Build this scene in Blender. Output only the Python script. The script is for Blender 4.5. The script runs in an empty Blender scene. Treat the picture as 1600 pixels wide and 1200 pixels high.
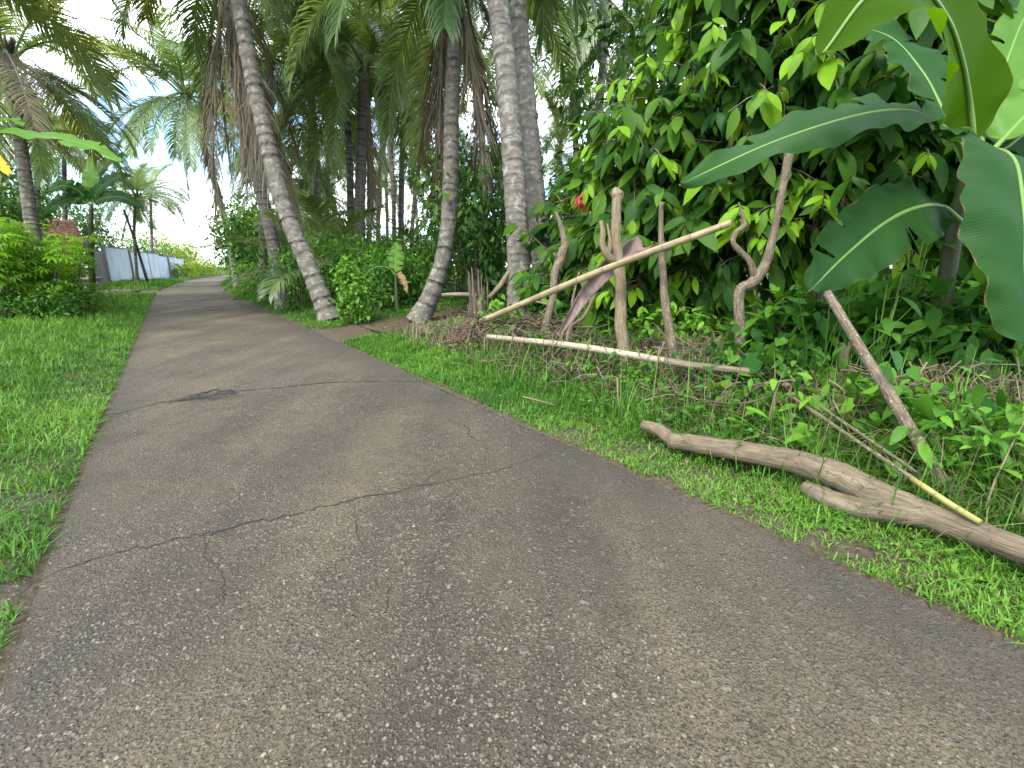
import bpy, math, random
import numpy as np
from mathutils import Vector, Matrix

random.seed(7)
RNG = np.random.default_rng(7)
scene = bpy.context.scene
col = scene.collection
R = math.radians

# ------------------------------------------------------------------ camera, sky, sun, exposure
CAMH, PITCH, FPX = 1.4, R(14.0), 740.0
cs, sn = math.cos(PITCH), math.sin(PITCH)
cd = bpy.data.cameras.new('camera'); cam = bpy.data.objects.new('camera', cd); col.objects.link(cam)
cam.location = (0, 0, CAMH); cam.rotation_euler = (R(90) - PITCH, 0, 0)
cd.sensor_width = 36; cd.lens = FPX / 1600 * 36; cd.clip_start = 0.05; cd.clip_end = 2000
scene.camera = cam

SUN_EL, SUN_AZ = R(56), R(-155)          # high, from behind the camera's left shoulder
world = bpy.data.worlds.new('World'); scene.world = world; world.use_nodes = True
wt = world.node_tree; wt.nodes.clear()
wo = wt.nodes.new('ShaderNodeOutputWorld'); wb = wt.nodes.new('ShaderNodeBackground')
sky = wt.nodes.new('ShaderNodeTexSky'); sky.sky_type = 'NISHITA'; sky.sun_disc = False
sky.sun_elevation = SUN_EL; sky.sun_rotation = SUN_AZ; sky.air_density = 1.0; sky.dust_density = .6; sky.ozone_density = 3.0
tc = wt.nodes.new('ShaderNodeTexCoord'); mpn = wt.nodes.new('ShaderNodeMapping'); mpn.inputs['Scale'].default_value = (1, 1, 2.2)
cn = wt.nodes.new('ShaderNodeTexNoise'); cn.inputs['Scale'].default_value = 2.6; cn.inputs['Detail'].default_value = 7
cr = wt.nodes.new('ShaderNodeValToRGB'); cr.color_ramp.elements[0].position = .45; cr.color_ramp.elements[1].position = .62
cm = wt.nodes.new('ShaderNodeMix'); cm.data_type = 'RGBA'; cm.inputs['B'].default_value = (11.5, 11.8, 12.2, 1)
wb.inputs['Strength'].default_value = 0.135
wt.links.new(tc.outputs['Generated'], mpn.inputs['Vector']); wt.links.new(mpn.outputs[0], cn.inputs['Vector'])
wt.links.new(cn.outputs['Fac'], cr.inputs[0]); wt.links.new(cr.outputs[0], cm.inputs['Factor'])
wt.links.new(sky.outputs[0], cm.inputs['A']); wt.links.new(cm.outputs['Result'], wb.inputs['Color']); wt.links.new(wb.outputs[0], wo.inputs[0])

sd = bpy.data.lights.new('sun', 'SUN'); sd.energy = 1.5; sd.angle = R(14); sd.color = (1, .95, .86)
sun = bpy.data.objects.new('sun', sd); col.objects.link(sun)
sun.rotation_euler = (-Vector((math.sin(SUN_AZ) * math.cos(SUN_EL), math.cos(SUN_AZ) * math.cos(SUN_EL), math.sin(SUN_EL)))).to_track_quat('-Z', 'Y').to_euler()

vs = scene.view_settings; vs.view_transform = 'Standard'; vs.look = 'None'; vs.exposure = 2.1; vs.gamma = 1
scene.display_settings.display_device = 'sRGB'
scene.render.engine = 'CYCLES'
scene.cycles.use_denoising = True; scene.cycles.max_bounces = 5; scene.cycles.diffuse_bounces = 3; scene.cycles.glossy_bounces = 2
scene.cycles.transmission_bounces = 4; scene.cycles.sample_clamp_indirect = 6

# ------------------------------------------------------------------ places
def W(px, py, t):                       # the point seen at photo pixel (px, py), t metres in front of the camera
    u = (px - 800) / FPX; v = (py - 600) / FPX
    return np.array([u * t, (cs - v * sn) * t, CAMH + (-sn - v * cs) * t])
DX, DY = -0.578, 0.816                  # the road's direction
def sq(x, y): return x * DX + y * DY, x * DY - y * DX
def xy(s, q): return s * DX + q * DY, s * DY - q * DX
def qc(s):
    s = np.asarray(s, float); e = np.clip(s - 24, 0, None); e2 = np.clip(s - 100, 0, None)
    return 0.88 + 0.0021 * e * e - 0.0021 * e2 * e2
HALF = 1.62
def sst(a, b, x):
    k = np.clip((x - a) / (b - a), 0, 1); return k * k * (3 - 2 * k)
def wob(x, y, f, seed=0.):
    return (np.sin(x * f + 1.3 * seed + 1.7 * np.sin(y * f * .7 + seed)) + np.sin(y * f * 1.31 + 2.1 * seed + 1.3 * np.sin(x * f * .83 - seed))) * .5
def edge_wob(s): return .03 * np.sin(s * 1.1) + .015 * np.sin(s * 3.3 + 1) + .008 * np.sin(s * 9.1 + 2)
def path_mask(x, y):                    # worn earth: the track to the palms, the drive to the gate, the bare shoulder
    s, q = sq(x, y); rel = q - qc(s)
    a = sst(1.25, .8, np.abs(s - 10.0 + .35 * wob(x, y, 1.1)) ) * sst(1.2, 1.7, rel) * sst(7.5, 4.2, rel)
    b = sst(2.6, 1.7, np.abs(s - 32.5 + .4 * wob(x, y, 1.3))) * sst(-1.2, -1.8, rel)
    c = sst(3.35, 2.9, s + .3 * wob(x, y, 4)) * sst(-1.55, -1.75, rel + .1 * wob(x, y, 7)) * sst(-3.4, -2.2, rel)
    return np.maximum(np.maximum(a, b), c)
def gz(x, y):
    x = np.asarray(x, float); y = np.asarray(y, float)
    s, q = sq(x, y); rel = q - qc(s)
    dr = rel - HALF; dl = -rel - HALF
    pm = path_mask(x, y)
    bank = np.where(dr > 0, -.003 + .02 * sst(0, .12, dr) + .10 * sst(0, 1.5, dr) * (1 - .8 * pm) + .24 * sst(1.6, 3.6, dr) * (1 - .5 * pm), 0) \
        + np.where(dl > 0, -.003 + .012 * sst(0, .12, dl) + .12 * sst(.2, 3.5, dl) + .13 * sst(4, 9, dl), 0)
    z = bank + .025 * wob(x, y, 1.9, 2) * sst(0, .6, np.maximum(dr, dl)) + .05 * wob(x, y, .6, 5) * sst(.5, 3, np.maximum(dr, dl))
    dm = np.maximum(dr, dl); z = z + (.006 * wob(x, y, 1.4) + .004 * wob(x, y, 4.3, 3) + .006) * (1 - sst(0, .5, dm))
    return np.where((dr < 0) & (dl < 0), .003 + .006 * wob(x, y, 1.4) + .004 * wob(x, y, 4.3, 3) - .07 * sst(-.08, -.35, np.maximum(dr, dl)), z)
def G(px, py):                          # the ground under a photo pixel
    t = 2.0
    for _ in range(400):
        p = W(px, py, t)
        if p[2] <= gz(p[0], p[1]): break
        t *= 1.012
    return p
def on_ground(p): return np.array([p[0], p[1], float(gz(p[0], p[1]))])

# ------------------------------------------------------------------ mesh helpers
def nrm(a): 
    a = np.asarray(a, float); return a / (np.linalg.norm(a, axis=-1, keepdims=True) + 1e-9)
def mk_mesh(name, V, F, tint=None, uv=None, smooth=True, attrs=None):
    V = np.asarray(V, np.float32).reshape(-1, 3)
    F = [np.asarray(f, np.int32) for f in F if len(f)]
    me = bpy.data.meshes.new(name)
    loops = np.concatenate([f.ravel() for f in F]); tot = np.concatenate([np.full(len(f), f.shape[1], np.int32) for f in F])
    start = np.concatenate([[0], np.cumsum(tot)[:-1]]).astype(np.int32)
    me.vertices.add(len(V)); me.vertices.foreach_set('co', V.ravel())
    me.loops.add(len(loops)); me.loops.foreach_set('vertex_index', loops)
    me.polygons.add(len(tot)); me.polygons.foreach_set('loop_start', start)
    me.polygons.foreach_set('use_smooth', np.full(len(tot), smooth))
    at = dict(attrs or {})
    if tint is not None: at['tint'] = tint
    for k, a in at.items():
        t = me.attributes.new(k, 'FLOAT', 'POINT'); t.data.foreach_set('value', np.asarray(a, np.float32))
    me.update(calc_edges=True)
    if uv is not None:
        l = me.uv_layers.new(name='UVMap'); l.data.foreach_set('uv', np.asarray(uv, np.float32)[loops].ravel())
    return me
class MB:                               # gathers pieces of one mesh
    def __init__(s): s.V = []; s.F = {3: [], 4: []}; s.T = []; s.n = 0; s.B = []; s.hasb = False
    def add(s, V, F, tint=0., bark=None):
        V = np.asarray(V, float); s.hasb |= bark is not None; s.B.append(bark if bark is not None else V)
        s.V.append(V); s.T.append(np.broadcast_to(np.asarray(tint, float), (len(V),)))
        for f in F:
            if len(f): s.F[f.shape[1]].append(np.asarray(f) + s.n)
        s.n += len(V); return s
    def mesh(s, name, origin=(0, 0, 0), smooth=True):
        F = [np.concatenate(v) for v in s.F.values() if v]
        me = mk_mesh(name, np.concatenate(s.V) - np.asarray(origin), F, np.concatenate(s.T), smooth=smooth)
        if s.hasb: t = me.attributes.new('bark', 'FLOAT_VECTOR', 'POINT'); t.data.foreach_set('vector', np.concatenate(s.B).astype(np.float32).ravel())
        return me
def link(name, me, mat, parent=None, loc=None):
    o = bpy.data.objects.new(name, me); col.objects.link(o)
    if me is not None and mat is not None and not me.materials: me.materials.append(mat)
    if parent is not None: o.parent = parent
    if loc is not None: o.location = loc
    return o
def tag(o, label=None, cat=None, group=None, kind=None):
    for k, v in (('label', label), ('category', cat), ('group', group), ('kind', kind)):
        if v: o[k] = v
    return o
def thing(name, label, cat, loc, group=None):
    o = link(name, None, None, None, tuple(float(c) for c in loc)); o.empty_display_size = .1
    return tag(o, label, cat, group, 'thing')
def single(name, mb, mat, label, cat, origin, group=None, smooth=True):
    o = link(name, mb.mesh(name, origin, smooth), mat, None, tuple(float(c) for c in origin)); return tag(o, label, cat, group, 'thing')
def part(name, mb, mat, parent, smooth=True):
    return link(name, mb.mesh(name, np.array(parent.matrix_basis.translation), smooth), mat, parent)

def catmull(P, n):
    P = np.asarray(P, float)
    if len(P) == 2: return P[0] + (P[1] - P[0]) * np.linspace(0, 1, n)[:, None]
    Q = np.vstack([2 * P[0] - P[1], P, 2 * P[-1] - P[-2]]); u = np.linspace(0, len(P) - 1 - 1e-6, n)
    i = u.astype(int); f = (u - i)[:, None]
    a, b, c, d = Q[i], Q[i + 1], Q[i + 2], Q[i + 3]
    return .5 * (2 * b + (c - a) * f + (2 * a - 5 * b + 4 * c - d) * f ** 2 + (3 * b - a - 3 * c + d) * f ** 3)
TUBE_BARK = [None]
def tube(P, rad, seg=8, cap=True, bump=0., rng=RNG):
    P = np.asarray(P, float); n = len(P); rad = np.broadcast_to(np.asarray(rad, float), (n,))
    T = nrm(np.gradient(P, axis=0)); up = np.array([0, 0, 1.]) if abs(T[0][2]) < .9 else np.array([1., 0, 0])
    N = nrm(np.cross(T[0], up)); V = []
    a = np.arange(seg) / seg * 2 * math.pi
    rn = 1 + bump * rng.standard_normal((n, seg)) if bump else np.ones((n, seg))
    for i in range(n):
        N = nrm(N - T[i] * np.dot(N, T[i])); B = np.cross(T[i], N)
        V.append(P[i] + (np.cos(a)[:, None] * N + np.sin(a)[:, None] * B) * rad[i] * rn[i][:, None])
    al = np.concatenate([[0], np.cumsum(np.linalg.norm(np.diff(P, axis=0), axis=1))]); rm = float(rad.max()); bk = np.column_stack([np.tile(np.cos(a), n) * rm, np.tile(np.sin(a), n) * rm, np.repeat(al, seg)])
    TUBE_BARK[0] = np.vstack([bk, [0, 0, 0], [0, 0, al[-1]]]) if cap else bk
    V = np.concatenate(V); i, j = np.meshgrid(np.arange(n - 1), np.arange(seg), indexing='ij'); i, j = i.ravel(), j.ravel(); k = (j + 1) % seg
    F = [np.stack([i * seg + j, i * seg + k, (i + 1) * seg + k, (i + 1) * seg + j], 1)]
    if cap:
        V = np.vstack([V, P[0], P[-1]]); m = n * seg; j = np.arange(seg); k = (j + 1) % seg
        F.append(np.concatenate([np.stack([np.full(seg, m), k, j], 1), np.stack([np.full(seg, m + 1), (n - 1) * seg + j, (n - 1) * seg + k], 1)]))
    return V, F
def box(c, sx, sy, sz, rz=0., top_dz=(0, 0)):
    V = np.array([[x * sx / 2, y * sy / 2, z * sz / 2] for x in (-1, 1) for y in (-1, 1) for z in (-1, 1)], float)
    V[(V[:, 2] > 0) & (V[:, 0] < 0), 2] += top_dz[0]; V[(V[:, 2] > 0) & (V[:, 0] > 0), 2] += top_dz[1]
    ca, sa = math.cos(rz), math.sin(rz); V = np.stack([V[:, 0] * ca - V[:, 1] * sa, V[:, 0] * sa + V[:, 1] * ca, V[:, 2]], 1) + np.asarray(c)
    return V, [np.array([[0, 1, 3, 2], [4, 6, 7, 5], [0, 4, 5, 1], [2, 3, 7, 6], [0, 2, 6, 4], [1, 5, 7, 3]])]
def frames(d, up):
    X = nrm(d); Y = np.cross(up, X); bad = np.linalg.norm(Y, axis=-1) < 1e-3; Y[bad] = [0, 1, 0]; Y = nrm(Y); Z = np.cross(X, Y)
    return np.stack([X, Y, Z], -1)
def scatter(T, F, pos, rot, sc):
    N, k = len(pos), len(T); sc = np.asarray(sc, float); sc = sc[:, None, None] if sc.ndim == 1 else sc[:, None, :]
    V = np.einsum('nij,nkj->nki', rot, T[None] * sc) + pos[:, None, :]
    off = (np.arange(N) * k)[:, None, None]
    return V.reshape(-1, 3), [(f[None] + off).reshape(-1, f.shape[1]) for f in F]
def leaf_t(width=.36, st=4, droop=.18, fold=.25, peak=.42, tip=1.6):
    """a leaf along +X: st inner stations of left edge, midrib, right edge"""
    u = np.linspace(0, 1, st + 2); V = [[0, 0, 0]]
    for x in u[1:-1]:
        k = x / peak if x < peak else (1 - x) / (1 - peak); w = width / 2 * (math.sin(k * math.pi / 2) ** (.8 if x < peak else tip * .6))
        z = -droop * x * x
        V += [[x, w, z + fold * w], [x, 0, z], [x, -w, z + fold * w]]
    V.append([1, 0, -droop]); V = np.array(V, float); e = len(V) - 1
    T3 = [[0, 2, 1], [0, 3, 2], [e, e - 3, e - 2], [e, e - 2, e - 1]]; Q = []
    for i in range(st - 1):
        b = 1 + 3 * i; Q += [[b, b + 1, b + 4, b + 3], [b + 1, b + 2, b + 5, b + 4]]
    return V, [np.array(T3)] + ([np.array(Q)] if Q else [])
def simple_leaf(width=.4, droop=.15, fold=.2):
    V = np.array([[0, 0, 0], [.45, width / 2, fold * width / 2 - droop * .2], [.5, 0, -droop * .25], [.45, -width / 2, fold * width / 2 - droop * .2], [1, 0, -droop]], float)
    return V, [np.array([[0, 2, 1], [0, 3, 2], [1, 2, 4], [2, 3, 4]])]
def heart_leaf():
    V = np.array([[0, 0, 0], [-.12, .25, .05], [.2, .46, .06], [.62, .3, -.02], [1, 0, -.16], [.62, -.3, -.02], [.2, -.46, .06], [-.12, -.25, .05], [.45, 0, -.05]], float)
    return V, [np.array([[0, 8, 1], [1, 8, 2], [2, 8, 3], [3, 8, 4], [4, 8, 5], [5, 8, 6], [6, 8, 7], [7, 8, 0]])]
def palmate_leaf(n=7):
    V = []; F = []
    for i in range(n):
        a = (i - (n - 1) / 2) / (n - 1) * R(250); L = 1 - .35 * abs(i - (n - 1) / 2) / ((n - 1) / 2); w = .11
        d = np.array([math.cos(a), math.sin(a), 0]); s = np.array([-math.sin(a), math.cos(a), 0]); b = len(V)
        V += [np.zeros(3), d * L * .6 + s * w + [0, 0, .02], d * L * .55 + [0, 0, -.02], d * L * .6 - s * w + [0, 0, .02], d * L + [0, 0, -.22]]
        F += [[b, b + 2, b + 1], [b, b + 3, b + 2], [b + 1, b + 2, b + 4], [b + 2, b + 3, b + 4]]
    return np.array(V), [np.array(F)]

# ------------------------------------------------------------------ materials
def mat(name):
    m = bpy.data.materials.new(name); m.use_nodes = True; nt = m.node_tree; nt.nodes.clear()
    out = nt.nodes.new('ShaderNodeOutputMaterial'); return m, nt, out
def N(nt, t, **kw):
    n = nt.nodes.new(t)
    for k, v in kw.items():
        if k in n.inputs: n.inputs[k].default_value = v
        else: setattr(n, k, v)
    return n
def rgba(c): return (c[0], c[1], c[2], 1)
def mixc(nt, fac, a, b, blend='MIX'):
    m = nt.nodes.new('ShaderNodeMix'); m.data_type = 'RGBA'; m.blend_type = blend
    for s, v in ((m.inputs['Factor'], fac), (m.inputs['A'], a), (m.inputs['B'], b)):
        if hasattr(v, 'is_linked'): nt.links.new(v, s)
        else: s.default_value = v if isinstance(v, (int, float)) else rgba(v)
    return m.outputs['Result']
def math_(nt, op, a, b=0., clamp=False):
    m = nt.nodes.new('ShaderNodeMath'); m.operation = op; m.use_clamp = clamp
    for i, v in enumerate((a, b)):
        if hasattr(v, 'is_linked'): nt.links.new(v, m.inputs[i])
        else: m.inputs[i].default_value = v
    return m.outputs[0]
def ramp(nt, fac, stops):
    r = nt.nodes.new('ShaderNodeValToRGB'); nt.links.new(fac, r.inputs[0]); e = r.color_ramp.elements
    while len(e) < len(stops): e.new(.5)
    for x, (p, c) in zip(e, stops): x.position = p; x.color = rgba(c) if not isinstance(c, (int, float)) else (c, c, c, 1)
    return r.outputs[0]
def noise(nt, scale, detail=4, coord='Object', rough=.55, stretch=None):
    t = nt.nodes.new('ShaderNodeTexCoord'); n = N(nt, 'ShaderNodeTexNoise', Scale=scale, Detail=detail, Roughness=rough); src = t.outputs[coord]
    if stretch:
        mp = nt.nodes.new('ShaderNodeMapping'); mp.inputs['Scale'].default_value = stretch; nt.links.new(src, mp.inputs[0]); src = mp.outputs[0]
    nt.links.new(src, n.inputs['Vector']); return n.outputs['Fac']
def bump(nt, h, strength, dist=.01):
    b = N(nt, 'ShaderNodeBump', Strength=strength, Distance=dist); nt.links.new(h, b.inputs['Height']); return b.outputs[0]
def leaf_mat(name, dark, light, rough=.5, transl=.36, veins=0, vary=.35, spec=.16):
    m, nt, out = mat(name)
    at = N(nt, 'ShaderNodeAttribute', attribute_name='tint'); oi = nt.nodes.new('ShaderNodeObjectInfo')
    f = math_(nt, 'ADD', at.outputs['Fac'], math_(nt, 'MULTIPLY', math_(nt, 'SUBTRACT', oi.outputs['Random'], .4), vary))
    f = math_(nt, 'ADD', f, math_(nt, 'MULTIPLY', math_(nt, 'SUBTRACT', noise(nt, 1.7, 3), .5), .5), True)
    c = mixc(nt, f, dark, light)
    p = N(nt, 'ShaderNodeBsdfPrincipled', Roughness=rough); p.inputs['Specular IOR Level'].default_value = spec
    tr = nt.nodes.new('ShaderNodeBsdfTranslucent'); mx = nt.nodes.new('ShaderNodeMixShader'); mx.inputs[0].default_value = transl
    tcx = mixc(nt, 1.0, c, (1.25, 1.15, .45), 'MULTIPLY')
    if veins:
        uvn = nt.nodes.new('ShaderNodeTexCoord'); sp = nt.nodes.new('ShaderNodeSeparateXYZ'); nt.links.new(uvn.outputs['UV'], sp.inputs[0])
        w = math_(nt, 'SINE', math_(nt, 'MULTIPLY', math_(nt, 'ADD', sp.outputs[0], math_(nt, 'MULTIPLY', math_(nt, 'ABSOLUTE', sp.outputs[1]), -.05)), veins))
        c = mixc(nt, math_(nt, 'MULTIPLY', math_(nt, 'MAXIMUM', w, 0.), .10), c, tuple(x * 1.7 for x in light))
        nt.links.new(bump(nt, w, .10, .004), p.inputs['Normal'])
        rim = math_(nt, 'ADD', math_(nt, 'ABSOLUTE', sp.outputs[1]), math_(nt, 'MULTIPLY', math_(nt, 'SUBTRACT', noise(nt, 9, 5), .5), .22)); c = mixc(nt, ramp(nt, rim, [(.985, 0.), (1.03, .8)]), c, (.16, .10, .03))
    nt.links.new(c, p.inputs['Base Color']); nt.links.new(tcx, tr.inputs['Color'])
    nt.links.new(p.outputs[0], mx.inputs[1]); nt.links.new(tr.outputs[0], mx.inputs[2]); nt.links.new(mx.outputs[0], out.inputs[0])
    return m
def bark_mat(name, c1, c2, c3, scale=14, stretch=(1, 1, .18), rough=.85, bs=.6, rings=False, lichen=0.):
    m, nt, out = mat(name)
    n1 = noise(nt, scale, 6, stretch=stretch, rough=.65); n2 = noise(nt, 1.6, 4); n3 = noise(nt, 7, 5)
    c = ramp(nt, n1, [(.3, c1), (.52, c2), (.72, c3)]); c = mixc(nt, ramp(nt, n2, [(.42, 0.), (.62, .55)]), c, tuple(x * .72 for x in c2))
    if lichen: c = mixc(nt, math_(nt, 'MULTIPLY', ramp(nt, n3, [(.55, 0.), (.62, 1.)]), lichen), c, (.42, .42, .36))
    h = n1
    if rings:
        at = N(nt, 'ShaderNodeAttribute', attribute_name='tint'); c = mixc(nt, math_(nt, 'MULTIPLY', at.outputs['Fac'], .75, True), c, tuple(x * .33 for x in c1))
    p = N(nt, 'ShaderNodeBsdfPrincipled', Roughness=rough); p.inputs['Specular IOR Level'].default_value = .2
    nt.links.new(c, p.inputs['Base Color']); nt.links.new(bump(nt, math_(nt, 'ADD', h, math_(nt, 'MULTIPLY', n3, .6)), bs, .02), p.inputs['Normal']); nt.links.new(p.outputs[0], out.inputs[0])
    return m

def wood_mat(name, c1, c2, c3, scale=60, along=.12, fissure=.7, rough=.85, bs=1., rings=False, spots=0., blotch=.5):
    """bark or wood whose grain runs along the limb (the 'bark' coordinates of its tube)"""
    m, nt, out = mat(name); at = N(nt, 'ShaderNodeAttribute', attribute_name='bark')
    def vec(k):
        mp = nt.nodes.new('ShaderNodeMapping'); mp.inputs['Scale'].default_value = (1, 1, k); nt.links.new(at.outputs['Vector'], mp.inputs[0]); return mp.outputs[0]
    def ns(sc, k, d=6, r=.65):
        n = N(nt, 'ShaderNodeTexNoise', Scale=sc, Detail=d, Roughness=r); nt.links.new(vec(k), n.inputs['Vector']); return n.outputs['Fac']
    g = ns(scale, along); b = ns(9, .8, 5); f = ns(scale * .55, along * .6, 3, .5)
    c = ramp(nt, g, [(.30, c1), (.5, c2), (.72, c3)]); c = mixc(nt, ramp(nt, b, [(.42, 0.), (.66, blotch)]), c, tuple(x * .6 for x in c2))
    c = mixc(nt, ramp(nt, ns(5, .5, 4), [(.52, 0.), (.7, blotch)]), c, tuple(min(1, x * 1.15) for x in c3))
    fis = ramp(nt, math_(nt, 'ABSOLUTE', math_(nt, 'SUBTRACT', f, .5)), [(.0, 1.), (.035, 0.)]); c = mixc(nt, math_(nt, 'MULTIPLY', fis, fissure), c, tuple(x * .3 for x in c1))
    if spots: c = mixc(nt, math_(nt, 'MULTIPLY', ramp(nt, ns(55, 1, 2), [(.64, 0.), (.68, 1.)]), spots), c, (.42, .40, .34))
    if rings:
        tn = N(nt, 'ShaderNodeAttribute', attribute_name='tint'); c = mixc(nt, math_(nt, 'MULTIPLY', tn.outputs['Fac'], .8, True), c, tuple(x * .35 for x in c1))
    p = N(nt, 'ShaderNodeBsdfPrincipled', Roughness=rough); p.inputs['Specular IOR Level'].default_value = .2
    h = math_(nt, 'SUBTRACT', math_(nt, 'ADD', g, math_(nt, 'MULTIPLY', b, .8)), math_(nt, 'MULTIPLY', fis, .6 * fissure))
    nt.links.new(c, p.inputs['Base Color']); nt.links.new(bump(nt, h, bs, .015), p.inputs['Normal']); nt.links.new(p.outputs[0], out.inputs[0]); return m

M = {}
M['frond'] = leaf_mat('palm frond green', (.070, .140, .045), (.24, .32, .12), .36, .45, vary=.7, spec=.5)  # lightened green: sky sheen and veiling glare put into the colour
M['frond_young'] = leaf_mat('palm frond yellow green', (.10, .15, .03), (.28, .27, .05), .42, .35, vary=.5)
M['frond_dead'] = leaf_mat('dry palm frond brown', (.14, .11, .08), (.32, .265, .20), .8, .25, vary=.5, spec=.15)
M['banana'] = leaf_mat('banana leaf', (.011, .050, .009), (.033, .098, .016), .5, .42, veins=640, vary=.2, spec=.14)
M['banana_light'] = leaf_mat('banana leaf light green', (.06, .16, .018), (.12, .25, .03), .42, .42, veins=640, vary=.2)  # lighter green version of the banana leaf
M['banana_back'] = leaf_mat('banana leaf against the light', (.042, .105, .003), (.065, .15, .004), .6, .65, veins=640, vary=.1, spec=.08)  # olive underside with the backlit glow put into its colour
M['yellow_leaf'] = leaf_mat('yellowed banana leaf', (.60, .33, .02), (.75, .45, .03), .5, .3, vary=.1)
M['brown_leaf'] = leaf_mat('withered banana leaf', (.16, .10, .05), (.26, .17, .08), .7, .2, vary=.1)
M['midrib'] = leaf_mat('banana midrib', (.09, .17, .035), (.15, .24, .05), .4, .1, vary=.2)
M['stem'] = leaf_mat('banana stem', (.028, .028, .012), (.06, .085, .020), .55, .05, vary=.2)
M['cocoa'] = leaf_mat('cocoa leaf', (.012, .055, .006), (.15, .30, .010), .48, .38, vary=.2, spec=.14)
M['cocoa_red'] = leaf_mat('reddish young leaf', (.42, .06, .05), (.55, .12, .09), .45, .3, vary=.1)
M['tree'] = leaf_mat('broad tree leaf', (.018, .064, .013), (.10, .21, .028), .45, .38)
M['shrub'] = leaf_mat('shrub leaf', (.025, .095, .016), (.12, .26, .03), .45, .36)
M['cassava'] = leaf_mat('cassava leaf', (.050, .155, .016), (.22, .43, .030), .5, .45, spec=.2)
M['bright'] = leaf_mat('sunlit hedge leaf', (.11, .20, .025), (.28, .38, .04), .45, .42)  # far sunlight put into a brighter, yellower shrub green
M['grass'] = leaf_mat('verge grass', (.026, .105, .013), (.135, .275, .036), .55, .38, spec=.2)
M['dry'] = leaf_mat('dry grass and twigs', (.08, .058, .036), (.22, .175, .11), .8, .1, spec=.1)
M['litter'] = leaf_mat('fallen dead leaves', (.07, .045, .025), (.17, .115, .06), .8, .1, spec=.1)
M['brush'] = leaf_mat('dark dry brush', (.045, .030, .022), (.19, .145, .10), .85, .05, spec=.1)
M['weed'] = leaf_mat('weed leaf', (.018, .080, .012), (.13, .30, .025), .48, .38, spec=.15)
M['palm_bark'] = bark_mat('coconut bark', (.062, .054, .042), (.125, .112, .090), (.195, .178, .147), 9, (1, 1, 1.6), rings=True, lichen=.25, bs=.9)
M['palm_dark'] = bark_mat('dark palm bark', (0.064, 0.055, 0.044), (0.111, 0.098, 0.081), (0.170, 0.153, 0.128), 10, (1, 1, .5), rings=True)
M['bark'] = bark_mat('tree bark', (.07, .055, .04), (.13, .105, .08), (.2, .17, .13), 12, (1, 1, .2))
M['post'] = wood_mat('fence post bark', (.105, .080, .044), (.17, .132, .075), (.25, .205, .13), 60, .10, .4, spots=.3, bs=.8)
M['branch'] = wood_mat('lopped branch bark', (.080, .060, .038), (.135, .104, .068), (.21, .172, .118), 55, .25, .4, spots=.8, bs=.9)
M['log'] = wood_mat('log bark', (.082, .061, .038), (.138, .105, .068), (.195, .155, .105), 48, .10, .32, blotch=.75, bs=.7)
M['wood'] = wood_mat('broken wood', (.11, .085, .05), (.18, .145, .09), (.26, .22, .15), 90, .06, .5)
M['bamboo'] = wood_mat('dry bamboo', (.17, .125, .06), (.27, .21, .115), (.34, .285, .18), 40, .06, .25, .55, .3, rings=True, blotch=.7)
M['bamboo_pale'] = wood_mat('pale bamboo', (.20, .165, .11), (.30, .255, .18), (.37, .325, .24), 40, .06, .25, .55, .3, rings=True, blotch=.6)
M['cane'] = wood_mat('cane stalk', (.16, .15, .04), (.26, .24, .07), (.32, .29, .11), 40, .06, .1, .5, .2, rings=True)
M['spathe_dark'] = bark_mat('dark spathe', (.055, .032, .024), (.10, .06, .048), (.15, .10, .085), 40, (1, 1, .08), .7, .5)
M['spathe'] = bark_mat('dry palm spathe', (.10, .067, .056), (.165, .118, .10), (.23, .175, .155), 40, (1, 1, .08), .7, .5)

def flat_mat(name, c, rough=.8, var=.15, scale=4, streak=None, bs=.2):
    m, nt, out = mat(name)
    n = noise(nt, scale, 6, stretch=streak); c1 = mixc(nt, ramp(nt, n, [(.35, 0.), (.65, 1.)]), tuple(x * (1 - var) for x in c), tuple(min(1, x * (1 + var)) for x in c))
    p = N(nt, 'ShaderNodeBsdfPrincipled', Roughness=rough); nt.links.new(c1, p.inputs['Base Color'])
    nt.links.new(bump(nt, noise(nt, scale * 6, 4), bs, .01), p.inputs['Normal']); nt.links.new(p.outputs[0], out.inputs[0]); return m
M['white_panel'] = flat_mat('weathered white panel', (.50, .56, .63), .6, .16, 1.2, (1, 1, .5))
M['dark_metal'] = flat_mat('dark painted metal', (.035, .035, .04), .5, .3)
M['concrete'] = flat_mat('old concrete', (.22, .21, .19), .9, .3, 3, bs=.6)
M['roof'] = flat_mat('red clay tile', (.17, .075, .05), .85, .5, 5, bs=.6)
M['plaster'] = flat_mat('house plaster', (.36, .35, .31), .9, .2, 2)
M['cable'] = flat_mat('black cable', (.02, .02, .02), .5, .1)
M['stone'] = flat_mat('dark stone chip', (.075, .066, .062), .85, .35, 40)
M['crack'] = flat_mat('dirt in the crack', (.014, .012, .009), .95, .3, 30)

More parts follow.
